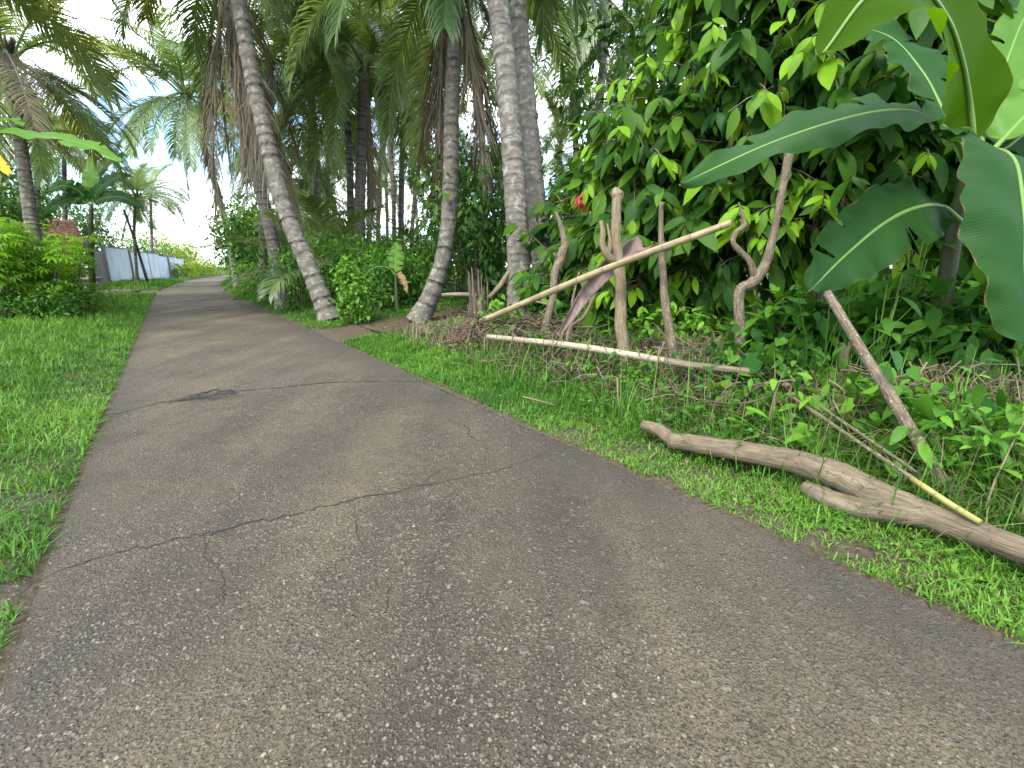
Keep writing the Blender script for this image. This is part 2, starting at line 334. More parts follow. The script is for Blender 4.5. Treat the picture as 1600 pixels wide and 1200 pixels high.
def agg_mat():
    m, nt, out = mat('road aggregate'); at = N(nt, 'ShaderNodeAttribute', attribute_name='tint'); p = N(nt, 'ShaderNodeBsdfPrincipled', Roughness=.85); p.inputs['Specular IOR Level'].default_value = .25
    nt.links.new(ramp(nt, at.outputs['Fac'], [(0., (.085, .071, .050)), (.5, (.135, .115, .083)), (1., (.225, .195, .145))]), p.inputs['Base Color']); nt.links.new(p.outputs[0], out.inputs[0]); return m
M['aggregate'] = agg_mat()
def asphalt():
    m, nt, out = mat('worn concrete road')
    t = nt.nodes.new('ShaderNodeTexCoord'); P = t.outputs['Object']
    wn = N(nt, 'ShaderNodeTexNoise', Scale=28., Detail=3); nt.links.new(P, wn.inputs['Vector'])
    wv = nt.nodes.new('ShaderNodeVectorMath'); wv.operation = 'MULTIPLY_ADD'; nt.links.new(wn.outputs['Color'], wv.inputs[0]); wv.inputs[1].default_value = (.02, .02, .0); nt.links.new(P, wv.inputs[2])
    def peb(scale, lo, hi, keep):
        v = N(nt, 'ShaderNodeTexVoronoi', Scale=scale); nt.links.new(wv.outputs[0], v.inputs['Vector'])
        sp = nt.nodes.new('ShaderNodeSeparateColor'); nt.links.new(v.outputs['Color'], sp.inputs[0])
        a = ramp(nt, v.outputs['Distance'], [(lo, 1.), (hi, 0.)]); k = math_(nt, 'GREATER_THAN', sp.outputs[0], keep)
        return math_(nt, 'MULTIPLY', a, k), sp.outputs[1]
    p1, r1 = peb(36, .24, .42, .5); p2, r2 = peb(68, .22, .46, .15); p3, r3 = peb(19, .2, .36, .84)
    fine = noise(nt, 110, 4, rough=.75); mid = noise(nt, 9, 6, rough=.65); big = noise(nt, .9, 6, rough=.62); big2 = noise(nt, .38, 4)
    worn = ramp(nt, noise(nt, 1.5, 6, rough=.65), [(.38, 0.), (.60, 1.)])
    base = ramp(nt, mid, [(.3, (.098, .083, .058)), (.7, (.158, .135, .097))])
    base = mixc(nt, ramp(nt, big, [(.36, 0.), (.62, 1.)]), mixc(nt, 1., base, (.72, .71, .68), 'MULTIPLY'), mixc(nt, 1., base, (1.22, 1.19, 1.05), 'MULTIPLY'))
    base = mixc(nt, ramp(nt, big2, [(.45, 0.), (.68, .5)]), base, (.155, .128, .098))
    mp = nt.nodes.new('ShaderNodeMapping'); mp.inputs['Rotation'].default_value = (0, 0, -math.atan2(-DX, DY)); mp.inputs['Scale'].default_value = (1.1, .16, 1); nt.links.new(P, mp.inputs[0])
    ln = N(nt, 'ShaderNodeTexNoise', Scale=1.0, Detail=5.); nt.links.new(mp.outputs[0], ln.inputs['Vector'])
    base = mixc(nt, ramp(nt, ln.outputs['Fac'], [(.38, 0.), (.62, 1.)]), mixc(nt, 1., base, (.70, .68, .68), 'MULTIPLY'), mixc(nt, 1., base, (1.34, 1.29, 1.16), 'MULTIPLY'))
    base = mixc(nt, math_(nt, 'MULTIPLY', p2, math_(nt, 'ADD', math_(nt, 'MULTIPLY', worn, .6), .38)), base, mixc(nt, r2, (.09, .076, .054), (.31, .265, .19)))
    base = mixc(nt, math_(nt, 'MULTIPLY', p1, math_(nt, 'ADD', math_(nt, 'MULTIPLY', worn, .7), .2)), base, mixc(nt, r1, (.12, .103, .075), (.30, .26, .19)))
    base = mixc(nt, math_(nt, 'MULTIPLY', p3, .5), base, mixc(nt, r3, (.16, .145, .12), (.33, .30, .25)))
    base = mixc(nt, ramp(nt, fine, [(.38, .9), (.54, 0.)]), base, (.030, .025, .018))
    at = N(nt, 'ShaderNodeAttribute', attribute_name='tint')   # darker towards the edges, most on the fence side, and in the pothole
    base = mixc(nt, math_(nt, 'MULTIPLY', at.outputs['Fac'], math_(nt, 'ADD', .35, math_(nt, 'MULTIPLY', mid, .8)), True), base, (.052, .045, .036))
    h = math_(nt, 'ADD', math_(nt, 'MULTIPLY', p1, math_(nt, 'ADD', math_(nt, 'MULTIPLY', worn, .8), .2)), math_(nt, 'ADD', math_(nt, 'MULTIPLY', p2, .6), math_(nt, 'ADD', math_(nt, 'MULTIPLY', fine, 1.1), math_(nt, 'MULTIPLY', mid, 1.2))))
    h = math_(nt, 'ADD', h, math_(nt, 'MULTIPLY', p3, .8))
    p = N(nt, 'ShaderNodeBsdfPrincipled', Roughness=.82); p.inputs['Specular IOR Level'].default_value = .3
    nt.links.new(base, p.inputs['Base Color']); nt.links.new(bump(nt, h, 1., .022), p.inputs['Normal']); nt.links.new(p.outputs[0], out.inputs[0]); return m
M['road'] = asphalt()
def ground_mat():
    m, nt, out = mat('soil and thatch')
    n1 = noise(nt, 6, 8, rough=.7); n2 = noise(nt, .7, 4); at = N(nt, 'ShaderNodeAttribute', attribute_name='tint')
    c = ramp(nt, n1, [(.3, (.030, .040, .014)), (.55, (.055, .070, .022)), (.75, (.085, .078, .038))])
    d = ramp(nt, noise(nt, 26, 8, rough=.75), [(.3, (.040, .030, .020)), (.5, (.085, .066, .044)), (.68, (.15, .12, .085))])
    c = mixc(nt, at.outputs['Fac'], c, d)
    p = N(nt, 'ShaderNodeBsdfPrincipled', Roughness=.95); p.inputs['Specular IOR Level'].default_value = .1
    nt.links.new(c, p.inputs['Base Color']); nt.links.new(bump(nt, noise(nt, 40, 8, rough=.75), 1., .03), p.inputs['Normal']); nt.links.new(p.outputs[0], out.inputs[0]); return m
M['ground'] = ground_mat()

# ------------------------------------------------------------------ ground and road
def grid_faces(n, m):
    i, j = np.meshgrid(np.arange(n - 1), np.arange(m - 1), indexing='ij'); i, j = i.ravel(), j.ravel()
    return np.stack([i * m + j, (i + 1) * m + j, (i + 1) * m + j + 1, i * m + j + 1], 1)
S = np.concatenate([np.linspace(-300, -12, 12), np.arange(-8, 26, .22), np.arange(26, 60, .8), np.arange(60, 130, 3.), np.linspace(135, 500, 14)])
Q = np.concatenate([np.linspace(-300, -30, 14), np.arange(-26, -9, 1.), np.arange(-8, -2.2, .3), np.arange(-2.2, 2.6, .08), np.arange(2.6, 8, .22), np.arange(8, 26, 1.), np.linspace(28, 300, 14)])
SS, RR = np.meshgrid(S, Q, indexing='ij'); X, Y = xy(SS, RR + qc(SS)); Z = gz(X, Y)
me = mk_mesh('ground', np.stack([X, Y, Z], -1), [grid_faces(len(S), len(Q))], tint=np.clip(path_mask(X, Y) + .8 * sst(.28, .02, np.abs(RR) - HALF) + np.where(RR > 0, .75 * sst(1.1, .3, RR - HALF) * sst(6, 3, SS), 0), 0, 1).ravel())
tag(link('ground', me, M['ground']), kind='structure')
S = np.concatenate([np.arange(-8, 26, .12), np.arange(26, 131, 1.)]); A = np.concatenate([[-1, -1], np.linspace(-1, 1, 33), [1, 1]])
SS, AA = np.meshgrid(S, A, indexing='ij'); ew = edge_wob(SS) * np.sign(AA) * (np.abs(AA) > .9)
RR = AA * HALF + ew * np.sign(AA); X, Y = xy(SS, RR + qc(SS)); Z = .02 * (1 - AA ** 2) + .006 * wob(X, Y, 1.4) + .004 * wob(X, Y, 4.3, 3)
Z[:, 0] = -.14; Z[:, -1] = -.14
# a shallow pothole by the joint
ph = G(328, 631); Z -= .03 * np.exp(-(((X - ph[0]) / .30) ** 2 + ((Y - ph[1]) / .13) ** 2))
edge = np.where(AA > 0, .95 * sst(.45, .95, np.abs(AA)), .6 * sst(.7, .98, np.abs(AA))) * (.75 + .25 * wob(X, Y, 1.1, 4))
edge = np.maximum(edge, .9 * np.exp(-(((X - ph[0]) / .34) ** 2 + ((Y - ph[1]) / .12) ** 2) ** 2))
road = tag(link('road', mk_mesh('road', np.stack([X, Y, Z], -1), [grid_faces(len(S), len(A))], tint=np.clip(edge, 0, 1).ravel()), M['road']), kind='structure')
def road_z(x, y):
    s, q = sq(x, y); a = (q - qc(s)) / HALF
    return .02 * (1 - a ** 2) + .006 * wob(x, y, 1.4) + .004 * wob(x, y, 4.3, 3)
def crack(pts, wid, jag=.018, seed=1, mat_=None, lift=.0035):
    rng = np.random.default_rng(seed); P = np.array([W(px, py, 1) for px, py in pts]); P = np.array([[p[0], p[1]] for p in [G(px, py) for px, py in pts]])
    n = int(np.linalg.norm(np.diff(P, axis=0), axis=1).sum() / .02) + 4
    C = catmull(P, n); T = nrm(np.gradient(C, axis=0)); Nn = np.stack([-T[:, 1], T[:, 0]], 1)
    off = np.cumsum(rng.standard_normal(n)) * jag * .35; off -= np.linspace(off[0], off[-1], n); off += rng.standard_normal(n) * jag * .25
    C = C + Nn * off[:, None]; w = wid * (.35 + .9 * rng.random(n)) * np.sin(np.linspace(.12, math.pi - .12, n)) ** .5
    L, Rr = C + Nn * w[:, None] / 2, C - Nn * w[:, None] / 2; V = np.concatenate([L, Rr]); z = road_z(V[:, 0], V[:, 1]) + lift
    i = np.arange(n - 1); F = np.stack([i, i + 1, n + i + 1, n + i], 1)[:, ::-1]
    link('crack', mk_mesh('crack', np.column_stack([V, z]), [F], tint=np.zeros(2 * n)), mat_ or M['crack'], road)
crack([(168, 655), (250, 643), (340, 628), (450, 617), (560, 607), (668, 596)], .026, .02, 1, lift=.006)
crack([(255, 641), (290, 634), (330, 630), (368, 626)], .05, .05, 14, lift=.005)
crack([(285, 638), (310, 630), (345, 628), (372, 629)], .06, .08, 15, lift=.0055)
crack([(262, 645), (300, 637), (335, 634), (360, 631)], .035, .07, 16, lift=.006)
crack([(40, 915), (150, 893), (262, 872), (345, 852), (420, 838), (500, 820), (600, 793), (690, 776), (780, 752), (850, 724)], .012, .024, 2)
crack([(330, 858), (360, 848), (395, 840)], .02, .01, 3)
crack([(322, 868), (324, 895), (345, 930), (346, 965), (338, 1005)], .006, .022, 4)
crack([(557, 810), (556, 850), (570, 885)], .005, .012, 5)
crack([(612, 940), (605, 985), (600, 1030)], .006, .02, 6)
crack([(700, 668), (722, 682), (737, 697), (760, 706)], .011, .028, 7)
crack([(640, 790), (665, 770), (700, 748)], .006, .02, 8)
crack([(15, 975), (35, 930), (50, 900)], .014, .012, 9)

# loose stone chips on the road and its bare shoulder
def chips(n, reg, size, seed, name, label):
    rng = np.random.default_rng(seed); a, b, c, d = reg; s = rng.uniform(a, b, n); rel = rng.uniform(c, d, n); x, y = xy(s, rel + qc(s))
    inr = np.abs(rel) < HALF; z = np.where(inr, road_z(x, y), gz(x, y))
    T = np.array([[1, 0, 0], [-.8, .2, 0], [0, .9, .05], [.1, -.85, 0], [0, 0, .5], [0, 0, -.4]], float); F = [np.array([[0, 2, 4], [2, 1, 4], [1, 3, 4], [3, 0, 4], [2, 0, 5], [1, 2, 5], [3, 1, 5], [0, 3, 5]])]
    dv = np.column_stack([np.cos(s * 77), np.sin(s * 77), rng.normal(0, .15, n)]); V, F = scatter(T, F, np.column_stack([x, y, z]), frames(dv, np.tile([0, 0, 1.], (n, 1))), size * rng.uniform(.5, 1.5, n))
    tag(link(name, mk_mesh(name, V, F, tint=np.zeros(len(V)), smooth=False), M['stone']), label, kind='stuff')
def aggregate():
    rng = np.random.default_rng(77); n = 60000; s = 11 * rng.random(n) ** 2.0 - .8; rel = rng.uniform(-1.6, 1.6, n); x, y = xy(s, rel + qc(s))
    worn = wob(x, y, 1.3, 6) + .8 * wob(x, y, 3.1, 2) + .5 * wob(x, y, 7.7, 8); ok = worn > rng.normal(.1, .55, n) + .7 * sst(.55, .9, rel / HALF); x, y, s = x[ok], y[ok], s[ok]; n = len(x)
    a = np.linspace(0, 2 * math.pi, 6)[:-1]; T = np.vstack([np.column_stack([np.cos(a), .75 * np.sin(a), np.zeros(5)]), np.column_stack([.6 * np.cos(a + .3), .45 * np.sin(a + .3), np.full(5, .38)])]); i = np.arange(5); j = (i + 1) % 5
    F = [np.stack([i, j, 5 + j, 5 + i], 1), np.array([[5, 6, 7], [5, 7, 8], [5, 8, 9]])]
    aa = rng.uniform(0, 6.28, n); dv = np.column_stack([np.cos(aa), np.sin(aa), rng.normal(0, .12, n)]); up = np.column_stack([rng.normal(0, .15, (n, 2)), np.ones(n)]); sc = (.0042 * rng.lognormal(0, .38, n)).clip(.002, .012)
    V, F = scatter(T, F, np.column_stack([x, y, road_z(x, y) - .0002]), frames(dv, up), sc); tag(link('aggregate', mk_mesh('aggregate', V, F, tint=np.repeat(np.clip(rng.beta(2, 3, n), 0, 1), 10), smooth=False), M['aggregate']), 'worn stone aggregate standing proud of the road surface', kind='stuff')
aggregate()
chips(900, (-.5, 9, -1.6, 1.6), .0045, 3, 'gravel', 'loose pale stone chips scattered over the road')
chips(5000, (1.0, 4.0, -3.0, -1.62), .009, 4, 'gravel', 'coarse gravel on the bare shoulder beside the grass')

# ------------------------------------------------------------------ grass
def blades(pos, h, w, lean, tint, rng):
    n = len(pos); a = rng.uniform(0, 2 * math.pi, n); d = np.column_stack([np.cos(a), np.sin(a)]); sd_ = np.column_stack([-np.sin(a), np.cos(a)])
    U = [0, .4, .75, 1]; V = np.zeros((n, 7, 3)); k = 0
    for u in U:
        c2 = d * (lean * u ** 1.8 * h)[:, None]; z = h * u * (1 - .38 * np.clip(lean, 0, 2) * u); c3 = pos + np.column_stack([c2, z]); ww = w * (1 - u) ** .6 * (.7 if u == 0 else 1) / 2
        if u < 1:
            V[:, k, :] = c3; V[:, k, :2] += sd_ * ww[:, None]; V[:, k + 1, :] = c3; V[:, k + 1, :2] -= sd_ * ww[:, None]; k += 2
        else: V[:, k, :] = c3
    o = (np.arange(n) * 7)[:, None, None]
    Fq = (np.array([[0, 1, 3, 2], [2, 3, 5, 4]])[None] + o).reshape(-1, 4); Ft = (np.array([[4, 5, 6]])[None] + o).reshape(-1, 3)
    return V.reshape(-1, 3), [Fq, Ft], np.repeat(tint, 7)
def sample(n, s0, s1, dmax, side, rng, fall=2.2):
    s = (s0 + 3) * ((s1 + 3) / (s0 + 3)) ** rng.random(n) - 3
    d = dmax * rng.random(n) ** fall * 1.0
    rel = side * (HALF - .03 + d); x, y = xy(s, rel + qc(s)); return s, d, x, y
def grass(name, label, n, s0, s1, dmax, side, seed, h0, h1, fall, keep=None, mt='grass', tb=.42):
    rng = np.random.default_rng(seed); s, d, x, y = sample(n, s0, s1, dmax, side, rng, fall)
    ok = (path_mask(x, y) < rng.uniform(.1, .75, n)) & (wob(x, y, 2.3, seed) + .8 * wob(x, y, 6.1, seed + 1) > -1.75 + .7 * rng.random(n) - .6 * sst(.2, .8, d))
    # the verge's margin: frayed over the road
    d_min = .055 * (wob(x, y, 3.7, 9) + wob(x, y, 9.1, 3)) - .02; ok &= d > d_min - .05 * rng.random(n)
    if keep is not None: ok &= keep(s, d, x, y, rng)
    s, d, x, y = s[ok], d[ok], x[ok], y[ok]; n = len(s)
    hh = (h0 + (h1 - h0) * sst(.05, .9, d)) * rng.lognormal(0, .35, n) * (1 + .35 * wob(x, y, 1.7, seed)) * (1 + .45 * wob(x, y, 7.3, seed + 4)) * (1 + .012 * np.clip(s - 8, 0, 40)); dist = np.hypot(x, y)
    w = (.0055 + .0011 * dist) * rng.uniform(.6, 1.5, n); lean = rng.gamma(2.2, .35, n).clip(.1, 2)
    tint = np.clip(tb + .26 * wob(x, y, .9, seed + 2) + .24 * wob(x, y, 8.1, seed + 5) + .22 * rng.standard_normal(n), 0, 1)
    V, F, t = blades(np.column_stack([x, y, gz(x, y) - .008]), hh.clip(.015, .8), w, lean, tint, rng)
    tag(link(name, mk_mesh(name, V, F, tint=t), M[mt]), label, kind='stuff')
grass('grass', 'short bright grass on the verge beside the cassava shrubs', 110000, 2.2, 60, 7, -1, 11, .065, .125, 1.5)
near = lambda s, d, x, y, rng: (s < 3.6 + rng.random(len(s)))
grass('grass', 'sparse low grass along the tarred edge below the log', 30000, -1.5, 4.2, .9, 1, 12, .04, .085, 1.0, lambda s, d, x, y, rng: (s < 3.2 + 1.2 * rng.random(len(s))) & (wob(x, y, 5, 2) + .7 * wob(x, y, 11, 3) + .4 * wob(x, y, 23, 5) > -1.5 + .9 * rng.random(len(s))), tb=.66)
grass('grass', 'lush knee-high grass along the foot of the bamboo fence', 70000, 2.6, 11, 1.3, 1, 13, .07, .13, .8, lambda s, d, x, y, rng: (s > 2.8 + rng.random(len(s))) & (s < 9.6) & (d < .62 + .35 * rng.random(len(s))))
grass('grass', 'grass under the leaning palm and the roadside hedge', 45000, 9.5, 70, 6, 1, 14, .05, .11, 1.3)
grass('grass', 'tangled tall grass behind the fallen log', 30000, -1.2, 5.5, 2.6, 1, 15, .06, .28, .75, lambda s, d, x, y, rng: d > .42 + .25 * rng.random(len(s)))
grass('dry_grass', 'dry blades mixed in the lawn edge by the gravel', 1300, 2.3, 12, 2.0, -1, 17, .05, .08, 1.6, None, 'dry')
grass('dry_grass', 'dry blades mixed in the low grass below the log', 2200, -1.4, 5, .8, 1, 18, .04, .07, 1.0, None, 'dry')
grass('dry_grass', 'dry straw-coloured stems at the verge behind the log', 7000, -1.0, 8.5, 3.2, 1, 16, .10, .3, .7, lambda s, d, x, y, rng: (d > .6), 'dry')
def weeds(name, label, n, s0, s1, d0, d1, side, seed, size, tmpl, hmax, mt='weed', tb=.4):
    rng = np.random.default_rng(seed); s, d, x, y = sample(n, s0, s1, d1 - d0, side, rng, 1.0)
    d = d + d0; rel = side * (HALF + d); x, y = xy(s, rel + qc(s)); ok = (path_mask(x, y) < .4) & (wob(x, y, 2.7, seed) + .7 * wob(x, y, 6.3, seed) > -.35 + .5 * rng.random(n)); x, y, s, d = x[ok], y[ok], s[ok], d[ok]; n = len(x)
    z = gz(x, y) + hmax * rng.random(n) ** 1.3 * sst(0, .5, d) + .02; a = rng.uniform(0, 6.28, n); dv = np.column_stack([np.cos(a), np.sin(a), rng.normal(-.1, .35, n)])
    up = np.column_stack([rng.normal(0, .3, n), rng.normal(0, .3, n), np.ones(n)]); T, F = tmpl
    V, F = scatter(T, F, np.column_stack([x, y, z]), frames(dv, up), size * rng.lognormal(0, .3, n) * (1 + .02 * np.hypot(x, y)))
    tint = np.clip(tb + .3 * wob(x, y, 1.3, seed) + .2 * rng.standard_normal(n), 0, 1)
    tag(link(name, mk_mesh(name, V, F, tint=np.repeat(tint, len(T))), M[mt]), label, kind='stuff')
weeds('ground_cover', 'small creeping leaves in the low grass along the road edge', 9000, -1.2, 11, .0, 1.0, 1, 21, .026, leaf_t(.42, 2, .2, .3), .05, tb=.6)
weeds('leaf_litter', 'brown dead leaf scraps along the road edge below the log', 6000, -1.2, 10, -.03, .9, 1, 26, .02, simple_leaf(.5), .0, 'litter')
weeds('leaf_litter', 'brown dead leaf scraps on the grass edge by the gravel', 1500, 1.5, 14, -.05, 1.2, -1, 27, .02, simple_leaf(.5), .0, 'litter')
weeds('ground_cover', 'broad weed leaves among the tall grass at the fence foot', 9000, 1.5, 10, .45, 2.8, 1, 22, .06, leaf_t(.42, 3, .2, .3), .26)
weeds('ground_cover', 'leafy weeds behind the fallen log and the leaning stick', 4200, -1.2, 4.5, .75, 3.4, 1, 23, .10, leaf_t(.34, 3, .3, .25), .45, tb=.22)
weeds('ground_cover', 'clover-like weeds under the palms beyond the dirt track', 12000, 10, 40, .05, 5, 1, 24, .05, simple_leaf(.55), .08)
weeds('ground_cover', 'small leaves in the lawn beside the cassava shrubs', 8000, 2.5, 30, .1, 5, -1, 25, .022, simple_leaf(.6), .05)

# ------------------------------------------------------------------ palms
def frond_mesh(name, elev, bend, L=4.5, nl=96, lw=.034, ll=1.05, seed=0, droop=.5, dead=False, power=1.25):
    rng = np.random.default_rng(seed); st = 16; u = np.linspace(0, 1, st); a = R(elev) - R(bend) * u ** power
    P = np.zeros((st, 3)); dl = L / (st - 1)
    for i in range(1, st): P[i] = P[i - 1] + np.array([math.cos(a[i - 1]), .05 * math.sin(3 * u[i] + seed), math.sin(a[i - 1])]) * dl
    mb = MB(); V, F = tube(P, .042 * (1 - .9 * u) + .004, 5, False); mb.add(V, F, .9)
    us = np.linspace(.16, .995, nl); Tt = nrm(np.gradient(P, axis=0))
    for sd_ in (-1, 1):
        uu = us + rng.normal(0, .003, nl); uu = uu.clip(.1, 1)
        C = np.stack([np.interp(uu, u, P[:, k]) for k in range(3)], 1); T = nrm(np.stack([np.interp(uu, u, Tt[:, k]) for k in range(3)], 1))
        Sd = np.tile([0, sd_ * 1., 0], (nl, 1)); Nn = nrm(np.cross(T, Sd)) * sd_; Nn[Nn[:, 2] < 0] *= -1
        ph_ = np.radians(72 - 42 * uu + rng.normal(0, 5, nl)); d = Sd * np.sin(ph_)[:, None] + T * np.cos(ph_)[:, None] + Nn * .22
        if dead: d = Sd * .28 * rng.random((nl, 1)) + T * .8 + rng.normal(0, .15, (nl, 3)); 
        d = nrm(d); ln = ll * (np.sin(np.clip((uu - .08) / .92, 0, 1) ** .75 * math.pi * .93) ** .55 * .9 + .12) * rng.uniform(.8, 1.1, nl)
        g = droop * rng.uniform(.7, 1.4, nl); q = C.copy(); W_ = [1, 1.15, .8, 0]; rows = []
        for k in range(4):
            wv = nrm(np.cross(d, Nn)) * (lw * W_[k] / 2); wv = wv if not dead else wv * rng.uniform(.5, 1.2, (nl, 1))
            rows.append((q + wv, q - wv)) if k < 3 else rows.append((q,))
            q = q + d * (ln / 3)[:, None]; d = nrm(d + np.array([0, 0, -1.]) * (g * (k + .6) * .55)[:, None])
        V = np.stack([rows[0][0], rows[0][1], rows[1][0], rows[1][1], rows[2][0], rows[2][1], rows[3][0]], 1)
        o = (np.arange(nl) * 7)[:, None, None]
        mb.add(V.reshape(-1, 3), [(np.array([[0, 1, 3, 2], [2, 3, 5, 4]])[None] + o).reshape(-1, 4), (np.array([[4, 5, 6]])[None] + o).reshape(-1, 3)], np.repeat(np.clip(.35 + .2 * rng.standard_normal(nl), 0, 1), 7))
    return mb.mesh(name)
FR = {'up': [frond_mesh('frond', 74, 70, seed=1, droop=.4), frond_mesh('frond', 62, 85, seed=2, droop=.5)],
      'mid': [frond_mesh('frond', 44, 98, seed=3, droop=.75), frond_mesh('frond', 33, 92, seed=4, droop=.85), frond_mesh('frond', 50, 118, seed=5, droop=.8)],
      'low': [frond_mesh('frond', 12, 85, seed=6, droop=1.), frond_mesh('frond', -8, 70, seed=7, droop=1.1), frond_mesh('frond', -28, 54, seed=8, droop=1.2)]}
for l in FR.values():
    for me in l: me.materials.append(M['frond'])
DEAD = [frond_mesh('dead_frond', -76, 9, seed=s, nl=80, lw=.026, ll=1.2, dead=True, droop=.9) for s in (11, 12, 13)]
for me in DEAD: me.materials.append(M['frond_dead'])
YOUNG = []
for s in (21, 22): me = frond_mesh('frond', 0, 75, seed=s, droop=.8); me.materials.append(M['frond_young']); YOUNG.append(me)
BROWN = []
for s in (31, 32): me = frond_mesh('dead_frond', -15, 62, seed=s, droop=.9, nl=56, lw=.035); me.materials.append(M['frond_dead']); BROWN.append(me)

def palm_trunk_mb(path, r0, r1, near, rng, swell=1.5, ring=.13, amp=1.):
    fine = catmull(path, 300); al = np.concatenate([[0], np.cumsum(np.linalg.norm(np.diff(fine, axis=0), axis=1))]); L = al[-1]
    if not near: ring = .35
    rp = np.cumsum(ring * rng.uniform(.6, 1.4, int(L / ring * 1.1) + 2)); rp = np.concatenate([[0], rp[rp < L - .05]])
    ss, kd, ix = [], [], []
    for i, p in enumerate(rp):
        d = (rp[i + 1] if i + 1 < len(rp) else L) - p
        for f, k in ((0, 0), (.10, 1), (.24, 2), (.7, 3)) if near else ((0, 0), (.3, 2)): ss.append(p + f * d); kd.append(k); ix.append(i)
    ss, kd, ix = np.array(ss), np.array(kd), np.array(ix); n = len(ss); P = np.stack([np.interp(ss, al, fine[:, c]) for c in range(3)], 1); u = ss / L
    rad = r0 + (r1 - r0) * u ** .8 + r0 * (swell - 1) * np.exp(-ss / .45)
    str_ = rng.uniform(.25, 1.3, len(rp) + 1)[ix]; rad = rad * (1 + amp * (np.choose(kd, [-.022, .030, .018, .0]) * str_ + .012 * rng.standard_normal(len(rp) + 1)[ix]))
    seg = 18 if near else 8; V, F = tube(P, rad, seg, True, .010 if near else 0, rng)
    t = np.choose(kd, [1., .25, .0, .12]) * str_ * (.4 + .6 * amp); tt = np.concatenate([np.repeat(t, seg), [0, 0]])
    if near:
        tt[:-2] *= rng.uniform(.3, 1.2, n * seg); ang = np.tile(np.arange(seg) / seg * 2 * math.pi, n); ri = np.repeat(ix, seg); tl = rng.normal(0, .02, len(rp) + 1)[ri]; pz = rng.uniform(0, 6.28, len(rp) + 1)[ri]
        V[:-2, 2] += tl * np.sin(ang + pz) + .008 * rng.standard_normal(n * seg)
    return MB().add(V, F, tt), P
def palm(label, path, r0, r1, nf=22, scale=1., near=False, dead=0, young=0, brown=0, seed=0, group=None, bark='palm_bark', tilt=12, name='coconut_palm', azs=None, deadlen=1., lowbias=1., ring=.17, amp=1.):
    rng = np.random.default_rng(seed + 100); base = path[0]; t = thing(name, label, 'palm', base, group)
    mb, P = palm_trunk_mb(path, r0, r1, near, rng, ring=ring, amp=amp); part('trunk', mb, M[bark], t)
    top = P[-1] - base
    sheath = MB()
    for k in range(9):                  # fibrous leaf bases round the growing tip
        a = k * 2.4; d = np.array([math.cos(a), math.sin(a), 1.5]); q = np.array([top + base + nrm(d) * r1 * .3 + [0, 0, -.25], top + base + nrm(d) * .55])
        V, F = tube(catmull(q, 4), np.linspace(.09, .03, 4) * (r1 / .15), 5); sheath.add(V, F, rng.random())
    part('crown_shaft', sheath, M['palm_dark'], t)
    fr = [(DEAD, -1)] * dead + [(YOUNG, 0)] * young + [(BROWN, 0)] * brown
    for k in range(nf):
        f = k / max(1, nf - 1); fr.append((FR['up'] if f < .2 else FR['mid'] if f < .2 + .42 / lowbias else FR['low'], 1))
    ga = rng.uniform(0, 6.28)
    for k, (lst, typ) in enumerate(fr):
        me = lst[int(rng.integers(len(lst)))]
        az = ga + k * 2.39996 + rng.normal(0, .18)
        if azs is not None and k < len(azs): az = azs[k]
        sc = scale * rng.uniform(.85, 1.12) * (deadlen if typ < 0 else 1)
        o = link('dead_frond' if lst in (DEAD, BROWN) else 'frond', me, None, t)
        o.rotation_euler = (R(rng.normal(0, tilt * .6)), R(rng.normal(0, tilt * .5)), az); o.scale = (sc, sc, sc)
        off = np.array([math.cos(az), math.sin(az), 0]) * r1 * .8; o.location = tuple(top + off + [0, 0, rng.uniform(-.35, .1) if typ >= 0 else rng.uniform(-.9, 0)])
    return t
def gpath(pts):                         # trunk through photo points at given depths; the first is dropped to the ground
    P = [W(*p) for p in pts]; P[0] = on_ground(P[0]) - [0, 0, .05]; return P
palm('coconut palm with a ringed grey trunk leaning out over the road edge', gpath([(516, 486, 12), (486, 425, 12), (443, 320, 12), (408, 180, 12), (386, 75, 12), (368, -40, 12), (350, -190, 12)]), .225, .18, 24, 1.05, True, young=2, seed=1, ring=.27, amp=1.15)
palm('coconut palm draped in a brown curtain of dead fronds behind the leaning palm', gpath([(442, 470, 15.5), (425, 375, 15.5), (402, 270, 15.5), (385, 160, 15.5), (362, 20, 15.5), (350, -60, 15.5)]), .2, .17, 20, 1.15, True, dead=11, seed=2, deadlen=1.3, bark='palm_bark')
palm('coconut palm with a curved ringed trunk and shaggy dead fronds hanging beside it', gpath([(652, 488, 11.5), (678, 450, 11.5), (697, 380, 11.5), (704, 280, 11.5), (706, 160, 11.5), (712, 20, 11.5), (714, -90, 11.5)]), .205, .165, 22, 1.05, True, dead=10, seed=3, deadlen=1.0, ring=.22)
palm('thick smooth grey palm trunk, front one of the touching pair by the fence', gpath([(812, 520, 8), (811, 430, 8), (806, 320, 8), (795, 160, 8), (778, 0, 8), (752, -220, 8), (730, -430, 8)]), .20, .165, 18, 1.0, True, seed=4, ring=.13, amp=.45)
palm('pale ringed palm trunk, rear one of the touching pair by the fence', gpath([(852, 515, 9), (846, 400, 9), (836, 300, 9), (822, 150, 9), (806, 0, 9), (790, -180, 9), (778, -380, 9)]), .195, .165, 18, 1.0, True, seed=5, ring=.22, amp=.7)
palm('dark-trunked palm with a full drooping crown between the leaning and curved palms', gpath([(560, 465, 18), (562, 330, 18), (565, 220, 18), (570, 100, 18)]), .21, .19, 26, 1.05, True, dead=2, seed=6, bark='palm_dark', lowbias=1.0)
palm('tall palm arching long pale fronds over the far end of the road', gpath([(372, 450, 30), (350, 340, 30), (322, 240, 30), (290, 145, 30)]), .2, .16, 28, 1.4, True, young=1, dead=1, seed=7, lowbias=1.1)
